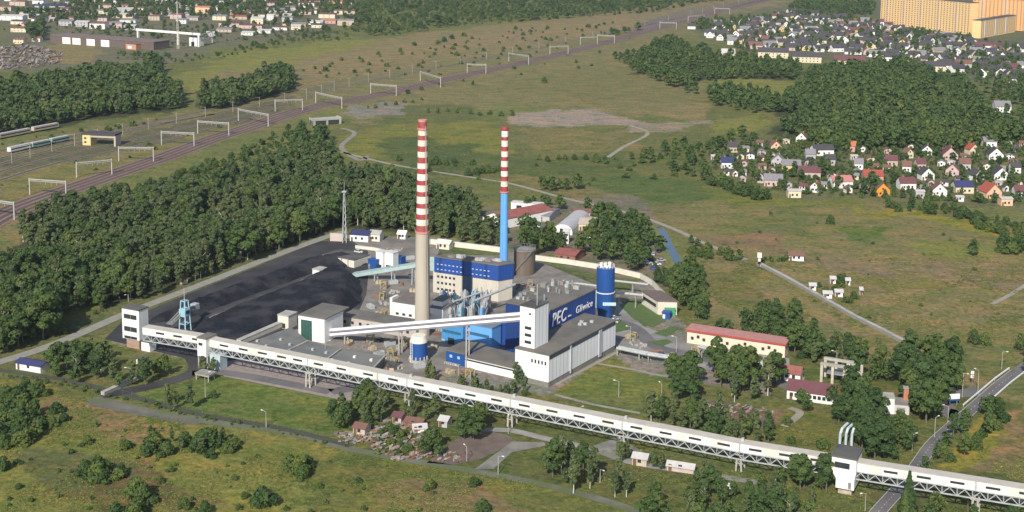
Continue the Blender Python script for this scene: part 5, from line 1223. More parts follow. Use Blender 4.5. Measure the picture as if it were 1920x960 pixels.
# lamp posts
LP=[(953,813,775),(1151,818,790),(1085,790,765),(385,745,700),(245,718,690),(280,712,680),(499,802,772),(875,865,838),(1125,905,880),(934,890,855),(1622,958,925),(1752,820,783),(1777,792,762),(1804,745,700),(1833,738,695),(1878,692,660),(1568,690,660),(1268,660,632),(1182,640,612),(1100,470,445),(1010,600,565),(241,566,552),(395,512,497),(450,488,470),(480,478,460),(510,465,450),(560,446,432),(1350,700,670),(1240,750,720),(1160,745,715),(610,670,640),(860,712,688),(1710,845,815)]
for i,(x,yb,yt) in enumerate(LP):
    c=P(x,yb); h=Zb(c,yt); t=thing('lamp_post',f'thin pale lamp post '+['in front of the gallery at the middle of the photo','by the yard road right of the brown yard','behind the gallery at the lawn corner','left of the junction canopy','by the coal ramp on the left','second by the coal ramp on the left','on the front lawn','in the brown storage yard','in front of the birches at bottom','at the end of the concrete slab','right of the gallery tower','left of the road near the gallery','left of the road below the billboard','above the side road','second above the side road','at the far end of the road','behind the concrete frame','on the east lawn','on the drive behind the annex','in front of the red shed','on the hall roof side','at the left end of the perimeter road','second along the perimeter road','third along the perimeter road','fourth along the perimeter road','fifth along the perimeter road','last along the perimeter road','beside the pipe bridge','right of the fenced lawn','in the fenced lawn','beside the unloading sheds','before the workshop front','beside the road under the trees'][i],'lamp post',c,'lamp posts around the works')
    MB().tube(c,c+[0,0,h],.13,.09,n=6).build('post',CONC,t); a_=D(rv.uniform(0,360)); MB().bar(c+[0,0,h-.05],c+a_*1.4+[0,0,h+.25],.1).build('arm',CONC,t); MB().cbox(c+a_*1.6,a_,np.array([-a_[1],a_[0],0]),.7,.3,h+.15,h+.35).build('lamp_head',WHITE,t)
# ============================================================ upper left industry
c=P(95,80); u,L=hdg(P(98,78),P(290,92)); v=np.array([-u[1],u[0],0])
t=thing('industrial_hall','long low brown roofed hall with white wall panels at the top left','hall',c); MB().box(c,u,v,L,26,0,8.5).build('wall',mat('hall_dark_brown',(.12,.09,.075),.9,.2),t)  # even dark brown wall behind the white panels
for k in (.12,.22,.36,.5): MB().box(c+u*L*k-v*.15,u,v,L*.08,.13,0,7.5).build('white_panel',WHITE,t)
MB().box(c-u*.4-v*.5,u,v,L+.8,27,8.51,9.3).build('roof',mat('brown_roof_old',(.16,.12,.10),.9,.2),t)
c=P(245,90); u,L2=hdg(P(235,88),P(290,93)); t=block('orange_hall','low hall with orange and white walls before the mast','hall',P(236,92),u,v,16,12,6,mat('orange_render',(.46,.24,.15)),R_BRN); MB().box(P(236,92)+u*3-v*.06,u,v,6,.05,1,4).build('door',WHITE,t)
t=block('white_hall','short white hall right of the mast under the crane beam','hall',P(355,86),u,v,12,12,10,WHITE,R_BLUE); MB().box(P(355,86)+u*3-v*.06,u,v,5,.05,0,5).build('door',GLASS,t)
c0=P(255,78); c1=P(375,88); d,L=hdg(c0,c1); t=thing('crane_gantry','long white elevated crane beam on tall white legs at the top left','gantry',c0)
MB().box(c0,d,np.array([-d[1],d[0],0]),L,2,13,15.5).build('beam',WHITE,t)
for f in (0.02,.65,.97): MB().box(c0+d*L*f-np.array([-d[1],d[0],0])*.3,d,np.array([-d[1],d[0],0]),1.8,2.2,0,12.9).build('leg',WHITE,t)
b=MB(); q=P(398,80); b.bar(q,q+[0,0,13],1); b.bar(c1+[0,0,13.2],q+[0,0,13.2],1); b.bar(c1+[0,0,7],q+[0,0,7],.8); b.build('end_frame',GALV,t)
t=block('dark_shed','dark roofed open shed in front of the industrial hall','shed',P(197,133),D(100),D(10),22,10,3.2,W_GREY,R_DARK); MB().box(P(197,133)+D(100)*2-D(10)*.06,D(100),D(10),12,.05,.2,2.4).build('opening',GLASS,t)
UL=[(0,38,45,R_PALE,W_WHITE,6),(20,60,30,R_BRN,W_CREAM,5),(65,22,60,R_BLUE,W_GREY,9),(185,18,75,R_BRN,W_TAN,7),(195,33,60,R_PALE,W_CREAM,5),(110,48,26,R_GREY,W_GREY,6),(140,50,26,R_PALE,W_GREY,6),(168,54,30,R_BRN,W_WHITE,7),(200,52,30,R_GREY,W_PINK,6),(232,56,22,R_PALE,W_GREY,5),(278,38,22,R_BRN,W_TAN,6),(300,30,26,R_GREY,W_GREY,5),(366,25,28,R_ORG,W_PEACH,9),(395,20,14,R_PALE,W_WHITE,6),(410,50,40,R_MAR,W_TAN,5),(430,36,34,R_RED,W_TAN,4),(470,45,24,R_PALE,W_CREAM,8),(500,38,14,R_PALE,W_WHITE,7),(530,50,44,R_GREY,W_YEL,4),(575,46,30,R_PALE,W_WHITE,4),(600,44,30,R_PINK,W_SALM,4),(405,60,30,R_GREY,W_TAN,3.5),(452,66,24,R_PALE,W_WHITE,3),(482,62,26,R_PALE,W_WHITE,3),(560,14,30,R_MAR,W_WHITE,7),(590,20,20,R_BRN,W_TAN,5),(620,10,22,R_ORG,W_PEACH,6),(25,82,20,R_BRN,W_CREAM,5),(0,20,22,R_BRN,W_TAN,6),(330,44,20,R_GREY,W_WHITE,5),(300,14,40,R_GREY,W_TAN,6),(350,38,22,R_GREY,W_TAN,4),(440,14,26,R_DARK,W_GREY,5),(500,20,24,R_DARK,W_GREY,5),(655,8,20,R_MAR,W_WHITE,5),(60,78,16,R_RED,W_WHITE,4),(255,10,22,R_BRN,W_CREAM,5),(385,68,20,R_PALE,W_GREY,4)]
for i,(x,y,w_,ro,wa,h) in enumerate(UL):
    c=P(x,y); k=sc(c); u,v=D(98),D(8); L=w_/k
    gabled('warehouse' if w_>20 else 'small_building',f'{"wide" if w_>28 else "narrow" if w_<20 else "middling"} {CN[wa]} building with {CN[ro]} roof, {"far" if y<30 else "mid" if y<50 else "near"} band of the top left industry, {"left" if x<200 else "centre" if x<420 else "right"}',c,u,v,L,min(14,L*.8),h,h+1.6,wa,ro,'scattered industrial buildings at the top left','u','building',wins=3,chim=False)
rv=random.Random(31); n_=0; ULP=[(0,-6),(640,-6),(650,45),(560,62),(420,52),(400,46),(240,44),(100,40),(0,60)]; done=[]
for k_ in range(3000):
    x,y=rv.uniform(0,650),rv.uniform(-6,64)
    if n_>=85 or not inpoly(x,y,ULP) or any(abs(x-q[0])<(q[2]*.5+12) and abs(y-q[1])<5 for q in UL) or any(abs(x-a_)<22 and abs(y-b_)<4.5 for a_,b_ in done): continue
    if (230<x<410 and 40<y<95): continue
    done.append((x,y)); n_+=1; c=P(x,y); az=rv.uniform(-4,14); u,v=D(90+az),D(az); L=rv.uniform(9,26); h=rv.uniform(3.5,7); wa=rv.choice([W_WHITE,W_GREY,W_TAN,W_CREAM,W_PINK]); ro=rv.choice([R_PALE,R_GREY,R_DARK,R_BRN,R_MAR])
    gabled('district_building',f'small {CN[wa]} building with {CN[ro]} roof in the crowded top left district',c,u,v,L,min(13,L*.8),h,h+1.5,wa,ro,f'{CN[wa]} buildings with {CN[ro]} roofs of the top left district','u','building',wins=2,chim=False,door=False)
n_=0
for row,st in ((yard_rows[0],60),):
    c=offs(smooth([P(*p) for p in row],3),5.5)
    for i in range(len(c)-1):
        d,L=hdg(c[i],c[i+1])
        for k in range(max(1,int(L/st))):
            q=c[i]+d*(k*st+4)
            if Q(q)[0]<-5 or Q(q)[1]<0: continue
            n=np.array([-d[1],d[0],0]); t=thing('catenary_pole','thin grey mast with a side arm along the sidings','mast',q,'masts along the sidings'); MB().bar(q,q+[0,0,8.6],.24).build('post',CONC,t); MB().bar(q+[0,0,7.6],q+n*4.6+[0,0,7.9],.1).build('arm',CONC,t)
# station building, footbridge and train on the left
c=P(155,272); u,v=D(100),D(10); L=T(c,u,170); t=thing('signal_box','yellow signal house with a long dark roofed bridge beside the siding','signal box',c)
MB().box(c,u,v,L,9,0,7.2).build('wall',W_YEL,t); LR=T(c,u,218); MB().box(c-u*.4-v*.4,u,v,LR,10,7.21,8.4).build('roof',R_DARK,t); MB().box(c+u*(LR-1.6),u,v,1.2,8,0,7.2).build('pier',W_TAN,t); MB().box(c+u*(L+.01)+v*.3,u,v,LR-L-1.7,8,5.6,7.2).build('gallery_wall',W_TAN,t)
for k in range(2): MB().box(c+u*1.2-v*.05,u,v,1.6,.04,1.5+k*2.7,2.8+k*2.7).build('window',GLASS,t)
for i,(x0,y0,x1,y1,m_) in enumerate(((20,288,60,279,W_WHITE),(62,279,96,272,mat('carriage_green',(.20,.32,.27))),(98,271,132,264,mat('carriage_green'+'',(.2,.3,.3))),(0,262,60,250,W_TAN),(64,249,112,240,W_TAN))):
    a_,b_=P(x0,y0),P(x1,y1); d,L=hdg(a_,b_); n_=np.array([-d[1],d[0],0]); t=thing('railway_wagon',['white railway carriage nearest the left edge','green railway carriage behind the white one','last green railway carriage of the row','long brown goods wagon at the left edge','second brown goods wagon'][i],'railway wagon',a_,'wagons on the sidings')
    MB().box(a_,d,n_,L*.97,2.9,1.1,3.7).build('body',m_,t); MB().box(a_+d*.1+n_*.1,d,n_,L*.95,2.7,3.71,4.1).build('roof',R_PALE,t); MB().box(a_+d*1-n_*.04,d,n_,L*.9,.03,2.2,3.0).build('window_band',GLASS,t)
    for f in (.15,.85): MB().box(a_+d*L*f-d*1.3+n_*.3,d,n_,2.6,2.3,.2,1.05).build('bogie',R_DARK,t)
# bridge under the line
c=P(588,236); u,L=hdg(P(588,236),P(640,232)); v=np.array([-u[1],u[0],0]); t=thing('rail_underpass','grey concrete rail bridge with two dark arched openings beside the track','bridge',c)
MB().box(c,u,v,L,9,3.4,4.4).build('deck',CONC,t); MB().box(c+v*.5,u,v,L,8,0,3.39).build('opening_shade',mat('opening_shade_paint',(.03,.03,.03)),t)  # near-black block, shade inside the openings put into its colour
for f in (0,.46,.93): MB().box(c+u*L*f-v*.1,u,v,L*.07,9,0,3.39).build('pier',CONC,t)
for s_ in (0,1): MB().box(c+u*(L*s_-(.2 if s_ else 0)),u,v,.3,9,4.41,5.2).build('parapet',CONC,t)
# parked cars
def car(x,y,az,col,label,group,h=1.45):
    c=P(x,y); u,v=D(az),D(az+90); t=thing('parked_car',label,'car',c,group); b=MB()
    prof=[(-2.1,.35),(2.1,.35),(2.1,.75),(1.1,.9),(-1.95,.95),(-2.1,.8)]
    for pf,w_,m_,nm in ((prof,.85,col,'body'),([( -1.5,.93),(1.1,.9),(.55,h),(-1.1,h)],.75,GLASS,'cabin')):
        b=MB(); n=len(pf); vs=[c+u*s_+v*w_*e_+[0,0,z] for e_ in (-1,1) for s_,z in pf]; b.add(vs,[tuple(range(n)),tuple(range(2*n-1,n-1,-1))]+[(i,(i+1)%n+0,(i+1)%n+n,i+n)[::-1] for i in range(n)]); b.build(nm,m_,t)
    MB().box(c-u*1.05-v*.7,u,v,1.55,1.4,h+.004,h+.05).build('roof',col,t)
    for s_ in (-1.35,1.35):
        for e_ in (-.8,.8): MB().tube(c+u*s_+v*(e_-.1)+[0,0,.33],c+u*s_+v*(e_+.1)+[0,0,.33],.33,n=10).build('wheel',R_DARK,t)
CC={'white':flat('car_white',(.7,.7,.7),rough=.3),'silver':flat('car_silver',(.4,.41,.43),rough=.3),'dark':flat('car_dark',(.05,.05,.06),rough=.3),'red':flat('car_red',(.35,.03,.03),rough=.3),'blue':flat('car_blue',(.05,.10,.3),rough=.3)}
cars=[(1150,598,20,'white','in the drive behind the annex'),(1158,604,22,'silver','in the drive behind the annex'),(1205,488,80,'white','in the car park beyond the cream wall'),(1214,495,75,'silver','in the car park beyond the cream wall'),(1222,488,60,'dark','in the car park beyond the cream wall'),(1231,497,85,'white','at the canal end of the car park beyond the wall'),(1240,490,70,'silver','at the canal end of the car park beyond the wall'),(1213,480,30,'red','in the car park beyond the cream wall'),(1226,505,95,'blue','in the car park beyond the cream wall'),(1204,499,80,'dark','near corner of the car park beyond the wall'),(1225,478,10,'silver','far end of the car park beyond the wall'),(1195,475,10,'white','far end of the car park beyond the wall'),(1236,472,20,'dark','far end of the car park by the canal'),(1182,484,100,'dark','under trees by the car park'),(1325,668,112,'silver','in front of the red roofed building'),(1360,674,112,'dark','in front of the red roofed building'),(1392,684,112,'white','in front of the red roofed building'),(1240,668,110,'dark','by the grey heating pipes'),(990,398,50,'white','by the white depot'),(998,404,50,'silver','by the white depot'),(1004,395,45,'white','behind the white depot yard'),(975,412,50,'dark','by the red roofed depot'),(983,407,50,'red','by the red roofed depot'),(712,640,20,'dark','in the works yard'),(672,474,100,'white','beside the bunker')]
seen={}
for x,y,az,cn,w_ in cars:
    lb=f'{cn} car parked {w_}' if 'road' not in w_ else f'{cn} car {w_}'; seen[lb]=seen.get(lb,0)+1
    car(x,y,az,CC[cn],lb,'cars parked around the works')
# ============================================================ scrapyard, rubble
def rubble(name,label,pxs,n,cols_,smin,smax,hm,seed,cat):
    r_=random.Random(seed); w=[P(*p)[:2] for p in pxs]; lo=np.min(w,0); hi=np.max(w,0); b=MB(); k=0
    while k<n:
        x,y=r_.uniform(lo[0],hi[0]),r_.uniform(lo[1],hi[1])
        if not inpoly(x,y,w): continue
        k+=1; a_=r_.uniform(0,180); b.mi=r_.randrange(len(cols_)); s_=r_.uniform(smin,smax); z=r_.uniform(0,hm*.4)
        c=np.array([x,y,0]); u_=D(a_); e_=c+u_*s_*r_.uniform(.8,2)+[0,0,r_.uniform(.1,hm)]; b.bar(c+[0,0,z+.1],e_,s_*r_.uniform(.4,1),r_.uniform(.1,.5))
    o=b.build(name,cols_); tag(o,label,cat,kind='stuff'); return o
RC_=[flat('scrap_rust',(.17,.09,.05)),flat('scrap_pale',(.30,.28,.24)),flat('scrap_brown',(.14,.10,.08)),flat('scrap_tan',(.26,.21,.15)),flat('scrap_grey',(.22,.22,.22)),flat('scrap_pink',(.28,.20,.17))]
rubble('rubble','jumbled scrap and rubble in the overgrown yard at bottom centre',[(705,790),(770,790),(810,800),(800,860),(740,865),(680,835)],260,RC_,.5,1.6,.9,3,'rubble')
rubble('rubble','tan spoil and timber strewn at the left side of the scrapyard',[(625,815),(700,800),(680,830),(640,830)],70,RC_,.5,1.5,.8,5,'rubble')
rubble('rubble','rusty debris along the track edge right of the scrapyard trees',[(770,845),(870,850),(860,868),(770,864)],60,RC_,.4,1.2,.6,6,'rubble')
rubble('rubble','debris beside the tall chimney in the works yard',[(640,640),(760,630),(770,665),(700,680),(650,660)],60,RC_,.4,1.2,.6,8,'rubble')
rubble('rubble','small debris behind the boiler hall',[(965,530),(1060,535),(1040,560),(970,560)],70,RC_,.4,1.4,1.2,9,'rubble')
rubble('rubble','overgrown brown allotment debris left of the big trees at right',[(1300,750),(1450,770),(1440,800),(1380,790)],80,RC_,.4,1.2,.8,10,'rubble')
rubble('scrap_heap','wide multicoloured scrap heap at the left edge',[(-30,88),(50,84),(115,102),(112,118),(60,128),(-30,132)],900,[RC_[1],RC_[5],RC_[0],RC_[3],RC_[4],flat('scrap_blue',(.16,.16,.2)),RC_[2]],1.,3.2,3,11,'scrap heap')
gl2=[('scrapyard_hut','pale pink hut with an open door in the scrapyard',735,795,752,W_TAN,R_MAR,2.6,4,112),('scrapyard_office','white walled hut left in the scrapyard',662,815,684,W_TAN,R_BRN,2.5,4,112),('white_container_hut','white long container hut in the middle of the scrapyard',775,812,800,W_WHITE,R_PALE,1.4,3,80),('grey_hut','grey roofed hut right of the scrapyard container',822,800,838,W_GREY,R_PALE,2.2,4,112),('red_shed','rusty red roofed shed inside the scrapyard',758,800,790,W_BRICK,R_BRN,1.8,4,112),
('wall_store','low tan store in front of the gallery right of the slab',1185,872,1212,W_TAN,R_PALE,2.4,4,110),('block_store','low pinkish block store right of the tan store',1250,882,1300,W_PINK,R_PALE,1.6,3,110),('white_shed','long low white shed with navy roof at the left edge',30,692,76,W_WHITE,R_BLUE,2.4,5,112),('ruin','pale ruined hut before the trees at bottom right',1355,925,1372,W_CREAM,R_PALE,1.6,3,112),('round_store','low dark pit shed beside the unloading sheds',724,694,738,W_TAN,R_DARK,1.5,5,112),('yellow_shed','tan cabin by the perimeter road at the wood edge',332,534,352,W_TAN,R_BRN,2.2,4,68)]
for nm,lb,x,y,x1,wa,ro,h,dv,az in gl2:
    c=P(x,y); u,v=D(az),D(az-90); L=T(c,u,x1); gabled(nm,lb,c,u,v,L,dv,h,h+.9,wa,ro,None,'u','shed',wins=1,chim=False)
#@@NEXT
# ============================================================ trees
def quads_np(cen,nor,siz,rng):
    n=len(cen); r=rng.normal(size=(n,3)); a_=np.cross(nor,r); a_/=np.linalg.norm(a_,axis=1)[:,None]+1e-9; b_=np.cross(nor,a_); b_/=np.linalg.norm(b_,axis=1)[:,None]+1e-9
    a_*=siz[:,None]; b_*=(siz*rng.uniform(.55,1,n))[:,None]
    return np.stack([cen-a_-b_*.4,cen+a_*.3-b_,cen+a_+b_*.5,cen-a_*.35+b_],1)
def crown(kind,n,seed,leaf):
    "leaf clumps of a unit height tree: (quads n x4x3, tint n)"
    rng=np.random.default_rng(seed)
    if kind=='broadleaf_tree': k=11; base=.22; W=.30; top=1.
    elif kind=='birch_tree': k=11; base=.16; W=.155; top=1.
    elif kind=='bush': k=9; base=.0; W=.62; top=1.
    else: k=0
    if k:
        C=[];R_=[]
        for i in range(k):
            f=(i+.5)/k; z=base+(top-base)*(f*.86+.07)
            prof={'broadleaf_tree':math.sin(math.pi*min(1,(f*.80+.16)))**.7,'birch_tree':math.sin(math.pi*(f*.72+.2))**.8,'bush':(1-f*.75)}[kind]
            a_=i*2.4+rng.uniform(-.5,.5); rr_=W*prof*rng.uniform(.25,.75)
            C.append((math.cos(a_)*rr_,math.sin(a_)*rr_,z)); R_.append(W*rng.uniform(.38,.62)*(.55+.45*prof)*(1.0 if kind!='birch_tree' else 1.05))
        C=np.array(C);R_=np.array(R_)
        if kind=='bush': C[:,2]*=.75
        w=R_**2; w/=w.sum(); ix=rng.choice(k,n,p=w); d=rng.normal(size=(n,3)); d/=np.linalg.norm(d,axis=1)[:,None]
        d[:,2]=np.where(d[:,2]<-.3,-d[:,2],d[:,2])
        rad=R_[ix]*rng.uniform(.62,1.12,n)**.7; st=np.array([1,1,1.25 if kind=='birch_tree' else .9])
        cen=C[ix]+d*rad[:,None]*st; cen[:,2]=np.clip(cen[:,2],.02,1.08)
        nor=d+rng.normal(size=(n,3))*.45; tint=np.clip(rng.uniform(.0,1,k)[ix]*.55+rng.uniform(0,.45,n),0,1)
    else:
        z=rng.uniform(0,1,n)**1.35; a_=rng.uniform(0,2*math.pi,n); lay=(.72+.28*np.abs(np.sin(z*22))); r=.24*(1-z)*lay*rng.uniform(.65,1.05,n)+.01
        cen=np.stack([np.cos(a_)*r,np.sin(a_)*r,.06+z*.94],1); nor=np.stack([np.cos(a_),np.sin(a_),np.full(n,.7)],1)+rng.normal(size=(n,3))*.3; tint=rng.uniform(0,.6,n)
    nor/=np.linalg.norm(nor,axis=1)[:,None]
    return quads_np(cen,nor,leaf*rng.uniform(.6,1.35,n),rng).astype(np.float32),tint.astype(np.float32)
def mesh_np(name,q,tint,m):
    "q: N x4x3"
    n=len(q); me=bpy.data.meshes.new(name); me.vertices.add(n*4); me.vertices.foreach_set('co',q.reshape(-1)); me.loops.add(n*4); me.polygons.add(n)
    me.loops.foreach_set('vertex_index',np.arange(n*4,dtype=np.int32)); me.polygons.foreach_set('loop_start',np.arange(n,dtype=np.int32)*4)
    at=me.attributes.new('tint','FLOAT','FACE'); at.data.foreach_set('value',tint); me.update(calc_edges=True); me.materials.append(m); return me
KINDS={'broadleaf_tree':(1700,.033),'birch_tree':(1100,.029),'bush':(900,.060),'conifer':(1100,.034)}
NV=8
PROTO={k:[mesh_np('crown',*crown(k,n,100+i,lf),LEAF[k][0]) for i in range(NV)] for k,(n,lf) in KINDS.items()}
def trunk_mesh(kind,seed):
    r_=random.Random(seed); b=MB(); 
    if kind=='bush':
        for i in range(4):
            a_=i*1.6+r_.random(); b.tube([0,0,0],[math.cos(a_)*.3,math.sin(a_)*.3,.55],.03,.012,n=5,cap=False)
    else:
        w=.022 if kind!='birch_tree' else .014
        b.tube([0,0,0],[r_.uniform(-.02,.02),r_.uniform(-.02,.02),.5],w,w*.7,n=6,cap=False); b.tube([0,0,.5],[0,0,.9],w*.7,w*.2,n=5,cap=False)
        for i in range(4):
            a_=i*1.7+r_.random(); z=.32+.1*i; b.tube([0,0,z],[math.cos(a_)*.16,math.sin(a_)*.16,z+.18],w*.45,w*.15,n=4,cap=False)
    me=bpy.data.meshes.new('trunk'); me.from_pydata(b.v,[],b.f); me.materials.append(BIRCH if kind=='birch_tree' else TRUNK); me.update(); return me
TR={k:[trunk_mesh(k,i) for i in range(3)] for k in KINDS}
LIST={k:[] for k in KINDS}     # (x, y, h, width factor, label, group)
rt_=random.Random(42)
def one(x,y,h,kind,label,group=None,wf=1.): g=P(x,y); LIST[kind].append((g[0],g[1],h,wf,label,group))
def fill(poly,sp,kind,h0,h1,label,group=None,mixk=None,pm=0,dens=1.,wf=1.,hole=None,seed=None):
    r_=random.Random(seed if seed is not None else len(LIST[kind])+int(poly[0][0])); w=np.array([P(a,b)[:2] for a,b in poly]); lo=w.min(0); hi=w.max(0)
    nx=int((hi[0]-lo[0])/sp)+1; ny=int((hi[1]-lo[1])/(sp*.95))+1; X=[];Y=[]
    for j in range(ny):
        for i in range(nx): X.append(lo[0]+(i+.5*(j%2))*sp+r_.uniform(-.38,.38)*sp); Y.append(lo[1]+j*sp*.95+r_.uniform(-.38,.38)*sp)
    X=np.array(X);Y=np.array(Y); ins=inpoly(X,Y,w); nz=fbm(X/35,Y/35,17)
    for x,y,z in zip(X[ins],Y[ins],nz[ins]):
        if r_.random()>dens: continue
        if dens<1 and z<.5-dens*.35: continue
        if sp>4.9 and dens==1 and h0>=7 and z<.30 and r_.random()<.6: continue
        k=mixk if (mixk and r_.random()<pm) else kind
        h=r_.uniform(h0*.88,h1*1.05)*(.66+.62*z)*(1 if k==kind else (.5 if k=='bush' else 1.05)); LIST[k].append((x,y,h*(r_.uniform(1.1,1.28) if r_.random()<.12 else r_.uniform(.62,.85) if r_.random()<.18 else 1),wf*r_.uniform(.78,1.3),label,group or label))
B,T_,U,CF='broadleaf_tree','birch_tree','bush','conifer'
# left forest
L1='slender grey green tree in the dense forest between railway and coal yard'
fill([(38,455),(120,405),(230,388),(340,376),(470,336),(560,312),(628,325),(655,345),(640,360),(650,390),(634,425),(545,462),(430,507),(330,542),(235,578),(200,560),(240,530),(150,525),(90,500)],5.0,T_,11,15,L1,mixk=B,pm=.14,seed=1)
fill([(0,520),(110,500),(240,545),(210,580),(120,595),(90,640),(0,690),(-60,700),(-60,560)],6.0,B,11,15,'dark broad tree in the forest corner at the left edge',mixk=T_,pm=.3,seed=2)
fill([(600,340),(660,348),(770,352),(850,385),(905,405),(895,430),(810,445),(780,440),(640,425)],5.2,T_,11,15,'slender tree in the wood behind the tall chimney',mixk=B,pm=.15,seed=3)
fill([(560,245),(625,262),(640,300),(600,310),(540,290)],6.5,B,6,10,'rounded tree near the rail underpass',mixk=U,pm=.4,seed=4)
fill([(180,372),(330,328),(480,270),(560,240),(600,300),(560,312),(470,336),(340,376),(230,392)],7.2,U,2.5,5.5,'scrub bush on the forest edge along the railway',mixk=B,pm=.4,dens=.82,seed=5)
fill([(90,605),(160,575),(225,560),(222,590),(130,640)],8,U,2.5,4,'low bush in the bright clearing by the perimeter road',dens=.6,seed=6)
fill([(810,448),(880,438),(945,440),(950,466),(870,462)],5.5,T_,10,12.5,'tall thin birch in the row just behind the cream wall',seed=7)
# behind the plant
fill([(985,440),(1050,455),(1060,480),(1010,482),(975,465)],6,B,8,11,'broad tree between brown tank and red shed',seed=8)
fill([(1080,440),(1130,440),(1205,450),(1215,500),(1190,515),(1130,497),(1085,480)],7,B,8,11.5,'broad tree in the grove behind the blue silo',seed=9)
fill([(1100,400),(1160,395),(1215,425),(1210,450),(1120,430)],7.5,B,7,10,'tree in the dark grove above the silo',mixk=U,pm=.2,seed=10)
fill([(1004,350),(1035,350),(1090,356),(1085,364),(1010,360)],8,B,7,10,'tree in the small clump on the meadow above the hangar',seed=11)
fill([(980,388),(1030,378),(1060,395),(1000,400)],8,B,5,8,'tree behind the white depot',dens=.7,seed=12)
fill([(1270,520),(1300,520),(1325,570),(1320,615),(1295,600),(1262,560)],5.5,B,9,12,'tall leafy tree above the long red roofed building',seed=13)
fill([(1380,612),(1430,590),(1500,610),(1545,650),(1560,680),(1480,672),(1480,660),(1370,640),(1330,625)],6.,B,7,9.5,'tree of the belt behind the long red roofed building',mixk=U,pm=.2,seed=14)
fill([(1290,455),(1340,468),(1390,484),(1385,492),(1320,492),(1290,480)],7,U,4,6,'dark bush of the thicket left of the field trough',mixk=B,pm=.2,seed=15)
fill([(1425,487),(1478,487),(1478,493),(1425,494)],3.5,U,2.4,3,'clipped bush of the straight hedge at the head of the trough',seed=16)
fill([(1520,540),(1560,525),(1610,540),(1615,560),(1570,575),(1530,560)],7,U,2.5,5,'bush in the small garden plot in the field',dens=.7,seed=17)
# big trees lower right
fill([(1262,712),(1300,705),(1312,735),(1290,762),(1255,752)],5.5,B,11,13,'tall tree at the lawn corner left of the shaggy thicket',seed=18)
fill([(1330,690),(1375,700),(1455,712),(1470,735),(1440,765),(1380,755),(1330,740)],6.2,B,11,15,'tall tree in the big group before the red roofed building',mixk=T_,pm=.2,seed=19)
fill([(1200,770),(1260,768),(1330,785),(1440,800),(1460,835),(1400,845),(1290,815),(1205,795)],4.6,T_,6,8.5,'slim tree of the thicket just behind the gallery',mixk=B,pm=.3,seed=20)
fill([(1500,655),(1560,650),(1660,680),(1690,720),(1640,725),(1530,690)],7,B,8,12,'dark tree behind the roofless concrete frame',mixk=T_,pm=.2,seed=21)
fill([(1575,745),(1620,742),(1640,800),(1630,850),(1590,840),(1572,800)],6,B,11,14,'big tree left of the white box house',seed=22)
fill([(1640,800),(1700,790),(1705,850),(1680,880),(1630,865)],6,B,7,11,'tree between box house and road',mixk=U,pm=.2,seed=23)
fill([(1695,690),(1770,680),(1795,720),(1770,790),(1720,800),(1690,770)],6.2,B,13,17,'very large tree of the dark group left of the billboard',seed=24)
fill([(1792,850),(1800,800),(1850,765),(1888,755),(1890,790),(1845,850),(1800,880),(1770,880)],5.5,B,6,8.5,'tree of the belt right of the road',mixk=U,pm=.35,seed=25)
fill([(1890,660),(1925,650),(1940,740),(1915,735)],7,B,6,9,'tree at the right edge above the road',mixk=U,pm=.3,seed=26)
fill([(1455,800),(1475,790),(1570,815),(1570,845),(1470,835)],7,U,2.5,4.5,'bush on the rough plot behind the gallery at right',dens=.6,seed=27)
for x,y,h in ((1500,760,6),(1512,775,7),(1585,740,6),(1560,760,7),(1640,800,6)): one(x,y,h,B,'small tree before the long white low house','small trees before the white low house')
# foreground
fill([(80,712),(95,680),(190,660),(235,680),(215,712),(150,722)],5.5,B,7,10,'tree in the group left of the transfer tower foot',mixk=T_,pm=.3,seed=30)
fill([(205,720),(250,700),(325,690),(320,708),(260,728),(210,730)],5,T_,5.5,8,'young tree round the little white hut',mixk=B,pm=.3,seed=31)
for x,y,h in ((316,762,8),(356,768,9),(330,766,6),(380,703,7),(400,700,6)): one(x,y,h,T_,'lone pale stemmed birch on the front lawn','birches on the front lawn')
fill([(265,838),(300,822),(440,822),(445,852),(330,856),(270,856)],4.6,U,4,5.5,'dark bush of the long thicket at lower left',mixk=T_,pm=.25,seed=32)
fill([(-10,800),(30,780),(80,800),(75,838),(0,845)],4.6,U,5,7,'big dark bush at the left edge',mixk=B,pm=.3,seed=33)
fill([(0,742),(60,728),(90,745),(125,770),(60,785),(0,775)],5.5,U,3.5,5.5,'bush below the fence at the far left',dens=.85,seed=34)
fill([(140,900),(175,880),(250,878),(265,892),(210,905),(150,910)],4.6,U,4,5.5,'bush of the dark patch low on the left',seed=35)
fill([(215,960),(240,930),(275,940),(280,975),(220,980)],5,U,4.5,6,'bush at the bottom edge left',seed=36)
fill([(540,895),(548,872),(585,862),(592,882),(565,900)],4.2,U,6,7.5,'large lone dark bush in the lower left meadow',seed=37)
fill([(476,960),(482,938),(515,936),(520,956)],4.2,U,4.5,5.5,'round bush near the bottom edge of the meadow',seed=38)
for i,(x,y,h) in enumerate(((165,832,3.2),(235,842,4),(318,752,3),(120,790,3.4),(345,955,3.8),(385,962,4),(805,918,4),(905,958,4.4),(890,912,3.6),(400,745,3),(100,800,3.5),(5,882,5),(300,905,2.4),(440,900,2.2),(180,800,2),(600,915,2.2),(395,858,3.6),(320,885,2.6))):
    one(x,y,h,U,['bush in the tan meadow below the thin fence','bush left of the long thicket','tiny bush at the lawn birches','bush beneath the dark track','bush at the bottom left of centre','bush at the bottom edge beside a smaller one','bright lone bush on the green meadow at bottom centre','lone bush at the bottom edge centre','bush on the track verge at bottom centre','low bush on the lawn slope','bush by the left dark clump','bush cut by the left edge','low scrub in the tan meadow','low scrub right of the thicket','small scrub above the dark patch','scrub right of the big lone bush','scrub at the right end of the thicket','scrub above the dark patch'][i])
